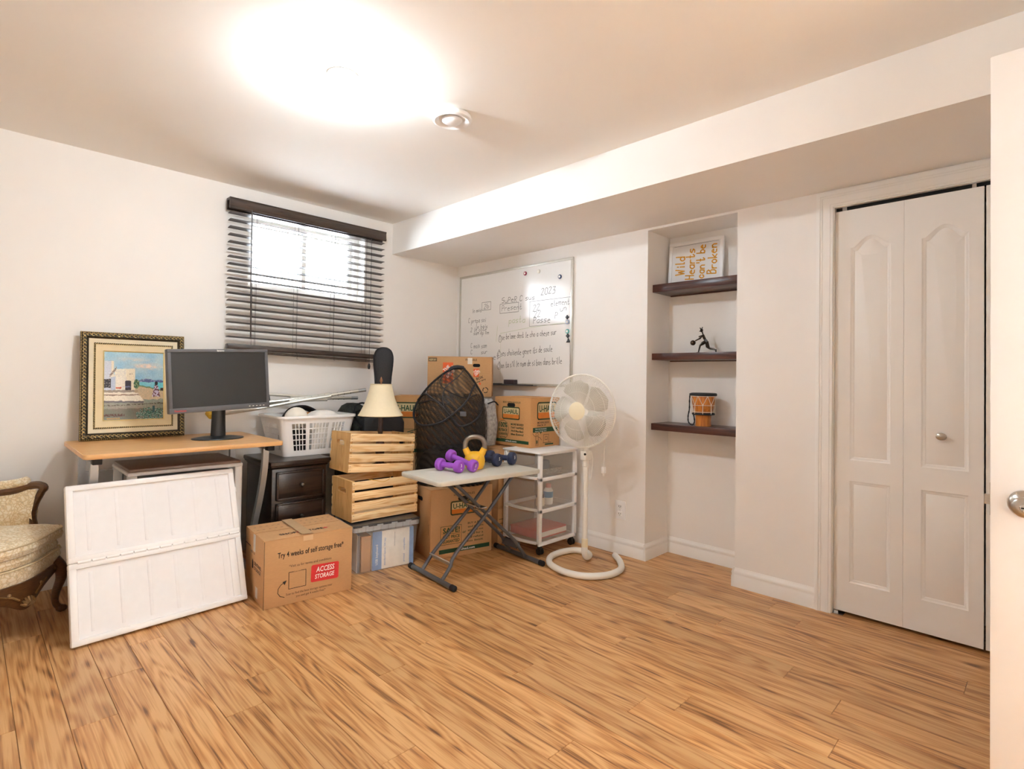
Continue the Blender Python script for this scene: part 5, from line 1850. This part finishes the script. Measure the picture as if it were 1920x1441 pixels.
# things inside the drawers
CT = (-.247, -1.232)
def stored(name, label, cat, x, y, z, mb, m, part):
    t = thing(name, label, cat, (CT[0] + x, CT[1] + y, z))
    mb.build(part, m, t)
    return t
o = stored('plastic_bottle', 'blue-capped bottle inside the middle cart drawer', 'bottle', -.02, -.09, .300, MB().lathe([(0, 0), (.03, 0), (.032, .01), (.032, .09), (.02, .11), (0, .11)], 18), mat('bottle_white', 'e2e0dc', .4), 'bottle_body')
MB().lathe([(.03, .045), (.0335, .046), (.0335, .085), (.03, .086)], 18).build('bottle_label', mat('label_blue', '3f7fb0', .4), o)
MB().lathe([(0, .11), (.018, .11), (.018, .135), (0, .135)], 14).build('bottle_cap', mat('cap_pink', 'd99a8c', .4), o)
o = stored('plastic_jar', 'small pale jar inside the middle cart drawer', 'jar', -.10, -.09, .300, MB().lathe([(0, 0), (.028, 0), (.028, .05), (.024, .055), (0, .055)], 16), mat('jar_cream', 'e6dcc8', .4), 'jar_body')
MB().lathe([(0, .055), (.027, .055), (.027, .07), (0, .07)], 16).build('jar_lid', mat('jar_navy', '3a4a70', .4), o)
o = stored('red_binder', 'red flat binder inside the bottom cart drawer', 'binder', -.01, .0, .090, MB().rbox(-.15, .14, -.13, .13, 0, .055, .006), mat('binder_red', 'c0392b', .5, var=.05), 'binder_cover')
MB().box(-.149, .139, -.1305, .131, .012, .043).build('binder_pages', M['white'], o)
o = stored('sewing_kit', 'grey sparkling pile inside the top cart drawer', 'kit', -.02, -.02, .504, MB().rbox(-.12, .12, -.10, .10, 0, .04, .012), mat('kit_grey', '8d8a86', .6, var=.6, scale=120), 'kit_tray')
MB().rbox(-.10, -.03, -.11, -.05, .04, .10, .01).build('kit_pouch', mat('kit_blue', '5d6a84', .6), o)

# box on the cart
w, d, h = .358, .308, .345
uc = cardboard_box('square moving box with hand holes on top of the drawer cart', (-.172, -1.026, .6655), math.radians(-90), w, d, h, M['card2'], flap_dir=1, gap=.006)
D = Decal(front_face(w, d, h))
D.fit('BOX WITH HANDLES', .085, .302, .175, .013, 'printed_text', M['dgreen'], bold=.01)
uhaul_logo(D, .082, .190, .168, .082)
cc_ = (.090, .122)
D.line([(cc_[0] + .056 * math.cos(2 * PI * i / 28), cc_[1] + .066 * math.sin(2 * PI * i / 28) - .012) for i in range(29)], .0028, 'seal_ring', M['dgreen'])
D.fit('100%', .048, .128, .084, .036, 'printed_text', M['green'], bold=.03)
D.fit('BUYBACK', .044, .098, .092, .020, 'printed_text', M['green'], bold=.03)
D.fit('GUARANTEE', .048, .072, .085, .017, 'printed_text', M['green'], bold=.03)
D.fit('on boxes', .062, .054, .055, .011, 'printed_text', M['dgreen'], bold=.02)
D.rect(.055, .176, .100, .186, 'orange_flash', M['orange'])
for i, s in enumerate(('MORE BOXES?', 'THAT HAPPENS', "We'll Buy Back", 'the Extra!')):
    D.fit(s, .168, .146 - i * .023, .125, .015, 'printed_text', M['green'], bold=.02)
D.rect(.014, .022, .342, .044, 'green_band', M['green'])
D.fit('uhaul.com', .115, .0275, .11, .012, 'band_lettering', M['white'], bold=.02)
D.build(uc)
hand_hole(uc, front_face(w, d, h), .168, .288, .078, .030)
D = Decal(right_face(w, d, h))
uhaul_logo(D, .070, .195, .20, .115)
D.fit('MOVING BOX', .07, .165, .12, .014, 'printed_text', M['ink'], bold=.02)
D.fit('PACK IT', .07, .147, .09, .012, 'printed_text', M['ink'], bold=.02)
D.rect(.024, .105, .285, .138, 'green_band', M['green'])
D.fit('TIPS FOR PACKING', .045, .122, .12, .010, 'band_lettering', M['white'])
D.fit('heavy things low', .045, .109, .12, .009, 'band_lettering', M['white'])
D.poly([(.10, .106), (.118, .106), (.100, .090)], 'green_band', M['green'])
# little line drawing of a person carrying
ln = [[(.055, .095), (.062, .102), (.072, .102), (.078, .095), (.078, .080), (.055, .080), (.055, .095)], [(.055, .075), (.035, .085), (.022, .10)], [(.078, .075), (.10, .065), (.115, .048)], [(.055, .075), (.052, .045), (.056, .012)], [(.078, .075), (.082, .045), (.078, .012)], [(.066, .045), (.066, .012)],
      [(.135, .030), (.135, .085), (.19, .085), (.19, .030)], [(.128, .028), (.215, .028)], [(.15, .05), (.175, .05), (.175, .07), (.15, .07), (.15, .05)]]
for l_ in ln:
    D.line(l_, .0026, 'line_drawing', M['ink'])
D.poly([(.060, .050), (.073, .050), (.073, .030), (.066, .024), (.060, .030)], 'line_drawing_fill', M['dgreen'])
D.rect(.15, .012, .24, .022, 'green_patch', M['green'])
D.build(uc)
# crinkled wrap between the box and the hamper
bw = thing('bubble_wrap', 'crumpled clear wrap squeezed left of the cart box', 'plastic wrap', (-.388, -.830, .6595))
q_ = MB()
pillow(q_, rrect(.10, .14, .03, 3), [(0, .01), (.05, 0), (.15, -.01), (.24, .005), (.30, .01), (.335, .04)])
for i, v in enumerate(q_.v):
    k = noise.noise(Vector(v) * 22)
    q_.v[i] = (v[0] + .012 * k, v[1] + .012 * k, v[2])
q_.build('wrap_sheet', mat('clear_wrap', 'c9c9c9', .15, var=.3, scale=50, trans=.3), bw)
MB().tube(catmull([(-.05, -.06, .30), (.0, -.075, .315), (.05, -.06, .29)], 4), .006, 6).build('wrap_strap', M['rubber'], bw)
# ---------------------------------------------------------------- mesh hamper
hm_ = thing('mesh_hamper', 'black mesh pop-up laundry hamper standing in front of the boxes', 'hamper', (-.722, -.838, .4395), math.radians(-45))
net, nt_, nb_ = nt('black_netting')
nb_.inputs['Base Color'].default_value = srgb('1a1614')
nb_.inputs['Roughness'].default_value = .6
tr_ = N(nt_, 'ShaderNodeBsdfTransparent')
mx_ = N(nt_, 'ShaderNodeMixShader')
co = N(nt_, 'ShaderNodeTexCoord')
wv = N(nt_, 'ShaderNodeTexWave', i_Scale=13.0, i_Distortion=2.5, bands_direction='DIAGONAL')
nt_.links.new(co.outputs['Object'], wv.inputs['Vector'])
mr = N(nt_, 'ShaderNodeMapRange', i_1=0., i_2=1., i_3=.36, i_4=.78)
nt_.links.new(wv.outputs[0], mr.inputs[0])
nt_.links.new(mr.outputs[0], mx_.inputs[0])
nt_.links.new(nb_.outputs[0], mx_.inputs[1])
nt_.links.new(tr_.outputs[0], mx_.inputs[2])
nt_.links.new(mx_.outputs[0], nt_.nodes['Material Output'].inputs[0])
# local x runs across the view, local y away from the viewer
hp_ = [(0, .235, .215, 0), (.10, .238, .22, 0), (.25, .240, .22, 0), (.38, .248, .22, -.004), (.48, .245, .215, -.008), (.55, .222, .20, -.004), (.62, .180, .165, .004), (.69, .125, .115, .018), (.745, .072, .060, .030), (.765, .050, .040, .034)]
def hsurf(an, s, k=1.0):
    # s: 0..1 along the profile
    f = s * (len(hp_) - 1)
    i = min(int(f), len(hp_) - 2)
    t = f - i
    z, rx, ry, ox = [hp_[i][j] * (1 - t) + hp_[i + 1][j] * t for j in range(4)]
    c_, s_ = math.cos(an), math.sin(an)
    e = 1.0 if s > .4 else .72 + .28 * s / .4
    return (ox + k * rx * math.copysign(abs(c_) ** e, c_), k * ry * math.copysign(abs(s_) ** e, s_), z)
g_ = MB()
na, nz_ = 40, 36
vs = [hsurf(2 * PI * i / na, j / nz_) for j in range(nz_ + 1) for i in range(na)]
fs = [(j * na + i, j * na + (i + 1) % na, (j + 1) * na + (i + 1) % na, (j + 1) * na + i) for j in range(nz_) for i in range(na)]
g_.add(vs, fs)
g_.build('mesh_wall', net, hm_)
g_ = MB()
vs = [hsurf(2 * PI * i / na, .62 * j / 18, .955) for j in range(19) for i in range(na)]
fs = [(j * na + i, j * na + (i + 1) % na, (j + 1) * na + (i + 1) % na, (j + 1) * na + i) for j in range(18) for i in range(na)]
g_.add(vs, fs)
g_.build('mesh_liner', net, hm_)
def wire(pts, r=.0055):
    return MB().tube(catmull([hsurf(a_, s_, 1.012) for a_, s_ in pts], 6), r, 6)
D2 = math.radians
F_ = lambda x: D2(270 + x)    # degrees from the viewer-facing direction, + to the right
wire([(F_(a_), 1.0) for a_ in range(0, 361, 30)], .006).build('top_hoop', M['rubber'], hm_)
wire([(F_(-30), 1.0), (F_(-70), .86), (F_(-88), .70), (F_(-90), .52), (F_(-78), .40), (F_(-45), .345), (F_(-10), .37), (F_(15), .46), (F_(32), .56), (F_(48), .66), (F_(70), .72)], .008).build('frame_wire', M['rubber'], hm_)
wire([(F_(60), 1.0), (F_(78), .85), (F_(88), .70), (F_(80), .56), (F_(50), .40), (F_(20), .345), (F_(8), .40), (F_(-8), .50), (F_(-30), .58), (F_(-60), .62), (F_(-88), .55)], .008).build('frame_wire', M['rubber'], hm_)
wire([(F_(-60), .84), (F_(-35), .74), (F_(-5), .66), (F_(30), .59), (F_(62), .63)], .004).build('frame_wire', M['rubber'], hm_)
wire([(F_(55), .95), (F_(10), .80), (F_(-12), .70), (F_(-10), .58), (F_(-5), .50)], .004).build('frame_wire', M['rubber'], hm_)
wire([(F_(-55), .52), (F_(-30), .56), (F_(0), .52), (F_(18), .44)], .004).build('frame_wire', M['rubber'], hm_)
wire([(F_(a_), .02) for a_ in range(0, 361, 15)], .005).build('base_hoop', M['rubber'], hm_)
q_ = MB().tube(catmull([(-.02, -.035, .758), (.0, -.05, .770), (.04, -.05, .778), (.08, -.03, .772)], 4), [(.016, .006)] * 13, 8)
q_.build('carry_handle', M['rubber'], hm_)
MB().rbox(.075, .115, -.212, -.200, .455, .485, .003).build('cord_lock', M['gunmetal'], hm_)
# dark clothes inside
dcl = thing('dark_clothes', 'dark clothes piled inside the mesh hamper', 'laundry', (-.722, -.838, .4465), math.radians(-45))
q_ = MB()
pillow(q_, rrect(.40, .36, .12, 5), [(0, .01), (.04, 0), (.14, .0), (.19, .02), (.22, .07), (.23, .12)])
for i, v in enumerate(q_.v):
    k = noise.noise(Vector(v) * 14)
    q_.v[i] = (v[0] * (1 + .08 * k), v[1] * (1 + .08 * k), max(0, v[2] * (1 + .12 * k)))
q_.build('clothes_heap', mat('dark_brown_cloth', '2a211c', .9, var=.5, scale=25), dcl)
MB().tube(catmull([(-.12, -.10, .20), (.0, -.12, .235), (.10, -.05, .23)], 5), .02, 8).build('sleeve', bc, dcl)

# ---------------------------------------------------------------- folding table
TZ = .588
ft = thing('folding_table', 'small grey folding table with crossed steel legs', 'folding table', (-.908, -1.274, 0), math.radians(-5.0))
tgrey = mat('grey_plastic_top', 'd2cfc4', .5, var=.02, bump=.08, bscale=500)
tp = MB()
pillow(tp, rrect(.742, .415, .022, 5), [(TZ - .026, .006), (TZ - .024, .002), (TZ - .014, 0), (TZ - .005, 0), (TZ - .001, .003), (TZ, .007)])
tp.build('table_top', tgrey, ft)
MB().box(-.30, .30, -.16, .16, TZ - .034, TZ - .026).build('underside_rib', M['gunmetal'], ft)
for s, yo in ((1, .105), (-1, .075)):
    for sy in (-1, 1):
        path = catmull([(-s * .322, sy * yo, .022), (-s * .27, sy * yo, .085), (-s * .22, sy * (yo * .86), .15), (s * .0, sy * yo * .84, .345), ((.165 if s > 0 else -.19), sy * yo * .84, .515), ((.205 if s > 0 else -.235), sy * yo * .84, TZ - .036)], 5)
        MB().tube([(p[0] + .048, p[1], p[2]) for p in path], .0105, 10).build('leg', M['gunmetal'], ft)
    ftb = MB().cyl((-s * .325 + .048, -.215, .0165), (-s * .325 + .048, .215, .0165), .0145, 14).build('foot_bar', M['gunmetal'], ft)
    for sy in (-1, 1):
        MB().cyl((-s * .325 + .048, sy * .205, .0168), (-s * .325 + .048, sy * .235, .0168), .0168, 14).sphere((-s * .325 + .048, sy * .235, .0168), .0166, 12, 7, (1, .35, 1)).build('foot_cap', M['rubber'], ftb)
    MB().bar([(-s * .262 + .048, -yo * .97, .098), (-s * .262 + .048, yo * .97, .098)], .042, .006, (-s * .05, 0, .06)).build('leg_brace', M['silver'] if s > 0 else M['gunmetal'], ft)
MB().cyl((.048, -.105, .345), (.048, .105, .345), .006, 8).build('pivot_rod', M['chrome'], ft)
MB().rbox(-.002, .038, -.10, .10, .375, .385, .002).build('height_catch', M['chrome'], ft)

# dumbbells
def dumbbell(label, p0, p1, m, r, gr, num, group, z):
    p0, p1 = Vector(p0), Vector(p1)
    mid = (p0 + p1) / 2
    t = thing('dumbbell', label, 'dumbbell', tuple(mid), group=group)
    ax = (p1 - p0)
    L_ = ax.length
    ax.normalize()
    q4 = Vector((0, 0, 1)).rotation_difference(ax).to_matrix().to_4x4()
    for s in (-1, 1):
        hd_ = MB()
        mm = q4 @ Matrix.Translation((0, 0, s * L_ / 2))
        n = 6 if r > .034 else 24
        hd_.lathe([(0, -.021), (r * .75, -.021), (r * .97, -.014), (r, -.006), (r, .008), (r * .95, .016), (r * .8, .0205), (0, .021)], 24, mm)
        ho = hd_.build('weight_head', m, t)
        if s > 0:
            # number on the outer face, upright
            zax = ax
            upv = (Vector((0, 0, 1)) - zax * zax.z).normalized()
            rt = upv.cross(zax).normalized()
            cpt = ax * (L_ / 2 + .0214)
            Dn = Decal(lambda u, v, l: tuple(cpt + rt * u + upv * v + zax * l))
            Dn.text(num, 0, -.008 + .006, r * .7, 'weight_number', M['white'], 'C', bold=.02)
            if r < .038:
                Dn.text('lb', 0, -.020, r * .4, 'weight_number', M['white'], 'C', bold=.02)
            Dn.build(ho)
    MB().tube([-ax * (L_ / 2 - .015), -ax * (L_ / 4), ax * 0, ax * (L_ / 4), ax * (L_ / 2 - .015)], [gr * 1.1, gr, gr * 1.12, gr, gr * 1.1], 14).build('grip', m, t)
    return t
pur = mat('purple_vinyl', '9a4fc0', .5, var=.04)
nav = mat('navy_neoprene', '2b3350', .6, var=.06)
zt = TZ + .0375
dumbbell('purple dumbbell lying flat at the table front', (-1.055, -1.150, zt), (-1.030, -1.290, zt), pur, .0365, .0155, '3', 'purple dumbbells', 0)
dumbbell('purple dumbbell resting tilted on the other purple one', (-.975, -1.150, zt + .044), (-.948, -1.322, zt + .0008), pur, .0365, .0155, '3', 'purple dumbbells', 0)
dumbbell('navy dumbbell next to the yellow kettlebell', (-.722, -1.118, TZ + .0415), (-.696, -1.262, TZ + .0415), nav, .0405, .017, '5', 'navy dumbbells', 0)
dumbbell('navy dumbbell at the right end of the table', (-.628, -1.130, TZ + .0415), (-.578, -1.278, TZ + .0415), nav, .0405, .017, '5', 'navy dumbbells', 0)
kb = thing('kettlebell', 'yellow coated kettlebell with bare steel handle', 'kettlebell', (-.862, -1.240, TZ + .0006), math.radians(-40))
kb.scale = (1.12, 1.12, 1.12)
ymat = mat('yellow_vinyl', 'eab52e', .45, var=.03)
MB().lathe([(0, 0), (.040, 0), (.047, .004), (.054, .022), (.057, .045), (.053, .066), (.042, .082), (.028, .092), (0, .096)], 32).build('kettlebell_body', ymat, kb)
for s in (-1, 1):
    MB().tube([(s * .030, 0, .070), (s * .043, 0, .092), (s * .052, 0, .112)], [(.022, .020), (.019, .017), (.018, .016)], 14).build('handle_collar', ymat, kb)
MB().tube(catmull([(s, 0, z) for s, z in ((-.050, .095), (-.053, .118), (-.050, .145), (-.034, .166), (0, .175), (.034, .166), (.050, .145), (.053, .118), (.050, .095))], 4), .0135, 12).build('handle', mat('worn_steel', '8d857a', .35, .9, var=.2), kb)
D = Decal(lambda u, v, l: (u, -.0565 + abs(v - .045) * .05 - l, v))
D.text('8', .012, .018, .022, 'weight_number', mat('pale_yellow', 'f2d98a', .6), 'C')
D.build(kb)
MB().tube([(-.008, -.050, .015), (.006, -.056, .045), (.022, -.046, .076)], [.006, .008, .006], 8).build('moulded_ridge', ymat, kb)

# ---------------------------------------------------------------- pedestal fan
fa = thing('pedestal_fan', 'white pedestal fan with round wire grille', 'fan', (-.318, -1.672, 0))
P = lambda x, y, z=.0205: (x + .318, y + 1.672, z)
basepts = catmull([P(-.318, -1.672, .11), P(-.316, -1.672, .055), P(-.285, -1.668, .028), P(-.225, -1.640, .0235), P(-.190, -1.575), P(-.225, -1.505), P(-.330, -1.478), P(-.445, -1.500), P(-.540, -1.585), P(-.578, -1.725), P(-.545, -1.850), P(-.435, -1.928), P(-.300, -1.925), P(-.185, -1.845), P(-.108, -1.755)], 6)
MB().tube(basepts, .0195, 12).build('base_tube', M['fanw'], fa)
MB().cyl((0, 0, .10), (0, 0, .66), .0165, 16).build('pole', M['fanw'], fa)
MB().lathe([(.0195, .10), (.0205, .102), (.0205, .150), (.017, .154)], 16).build('pole_sleeve', M['fancream'], fa)
MB().lathe([(.018, .60), (.020, .602), (.020, .640), (.018, .642)], 16).build('pole_collar', M['fanw'], fa)
MB().rbox(-.030, .030, -.024, .024, .640, .700, .008).build('neck_block', M['fanw'], fa)
MB().lathe([(0, 0), (.007, 0), (.007, .006), (0, .007)], 12, Matrix.Translation((-.026, -.016, .680)) @ Matrix.Rotation(-PI / 2, 4, 'Y') ).build('neck_knob', M['dark'], fa)
hn = Vector((-.985, -.18, .02)).normalized()       # the way the fan faces
hc = Vector((-.040, .008, .948))                    # grille centre
q4 = Vector((0, 0, 1)).rotation_difference(hn).to_matrix().to_4x4()
HMt = Matrix.Translation(hc) @ q4
tp_ = lambda v: tuple(HMt @ Vector(v))
RF = .226
MB().tube([tp_((RF * math.cos(2 * PI * i / 64), RF * math.sin(2 * PI * i / 64), 0)) for i in range(64)], (.0065), 8, closed=True).build('grille_rim', M['fanw'], fa)
gf = MB()
nw_ = 120
for i in range(nw_):
    an = 2 * PI * i / nw_
    c_, s_ = math.cos(an), math.sin(an)
    c2_, s2_ = math.cos(an + .05), math.sin(an + .05)
    pts = [tp_((r_ * (c_ if k < 2 else c2_), r_ * (s_ if k < 2 else s2_), z)) for k, (r_, z) in enumerate(((RF, .004), (RF - .012, .030), (RF * .68, .052), (.054, .062)))]
    gf.tube(pts, .00135, 3, cap=False)
gfo = gf.build('front_grille', M['fanw'], fa)
for r_, z in ((RF * .80, .046), (RF * .52, .0575)):
    MB().tube([tp_((r_ * math.cos(2 * PI * i / 56), r_ * math.sin(2 * PI * i / 56), z)) for i in range(56)], .0011, 4, closed=True).build('grille_ring', M['fanw'], gfo)
MB().lathe([(0, .070), (.040, .069), (.053, .065), (.057, .058), (.052, .054), (0, .054)], 36, HMt).build('hub_cap', M['fancream'], fa)

gb2 = MB()
for i in range(88):
    an = 2 * PI * i / 88
    c_, s_ = math.cos(an), math.sin(an)
    gb2.tube([tp_((r_ * c_, r_ * s_, z)) for r_, z in ((RF, -.004), (RF - .01, -.035), (RF * .6, -.058), (.05, -.062))], .0010, 3, cap=False)
gb2.build('rear_grille', M['fanw'], fa)
blm = mat('grey_blade', 'cdc8bb', .35, var=.03, trans=.1)
for i in range(5):
    a0 = 2 * PI * i / 5 + .25
    vs, fs = [], []
    nr, nk = 8, 6
    for j in range(nr + 1):
        r_ = .035 + .155 * j / nr
        half = .24 + .30 * math.sin(PI * min(1, (j / nr) * 1.02) * .62) - (.28 * max(0, (j / nr - .8) / .2) ** 2)
        for k in range(nk + 1):
            t = -1 + 2 * k / nk
            an = a0 + half * t + .25 * j / nr
            vs.append(tp_((r_ * math.cos(an), r_ * math.sin(an), .002 + .020 * t * (1 - .3 * j / nr))))
    for j in range(nr):
        for k in range(nk):
            a_ = j * (nk + 1) + k
            fs.append((a_, a_ + 1, a_ + nk + 2, a_ + nk + 1))
    bmb = MB().add(vs, fs)
    bob = bmb.build('blade', blm, fa)
    md = bob.modifiers.new('thickness', 'SOLIDIFY')
    md.thickness = .0018
MB().lathe([(0, .030), (.030, .028), (.036, .015), (.036, -.02), (0, -.022)], 24, HMt).build('blade_hub', M['fanw'], fa)
MB().lathe([(0, -.165), (.035, -.160), (.052, -.140), (.058, -.10), (.056, -.066), (0, -.064)], 24, HMt).build('motor_housing', M['fanw'], fa)
MB().tube([(.0, .0, .69), (.012, .006, .76), tuple(hc + hn * -.10 + Vector((0, 0, -.05)))], [.020, .018, .022], 10).build('tilt_joint', M['fanw'], fa)
cb = catmull([tuple(hc - hn * .15), (.13, .0, .84), (.095, -.075, .78), (.075, -.085, .70), (.073, -.085, .635), (.073, -.084, .60)], 5)
cbo = MB().tube(cb, .0028, 6).build('power_cord', M['fanw'], fa)
MB().rbox(.060, .086, -.095, -.073, .560, .600, .005).box(.066, .069, -.085, -.083, .543, .561).box(.077, .080, -.085, -.083, .543, .561).build('plug', M['plastic'], cbo)
MB().tube(catmull([(.02, -.024, .70), (.035, -.028, .64), (.030, -.024, .56), (.022, -.020, .52)], 5), .0026, 6).build('power_cord', M['fanw'], fa)
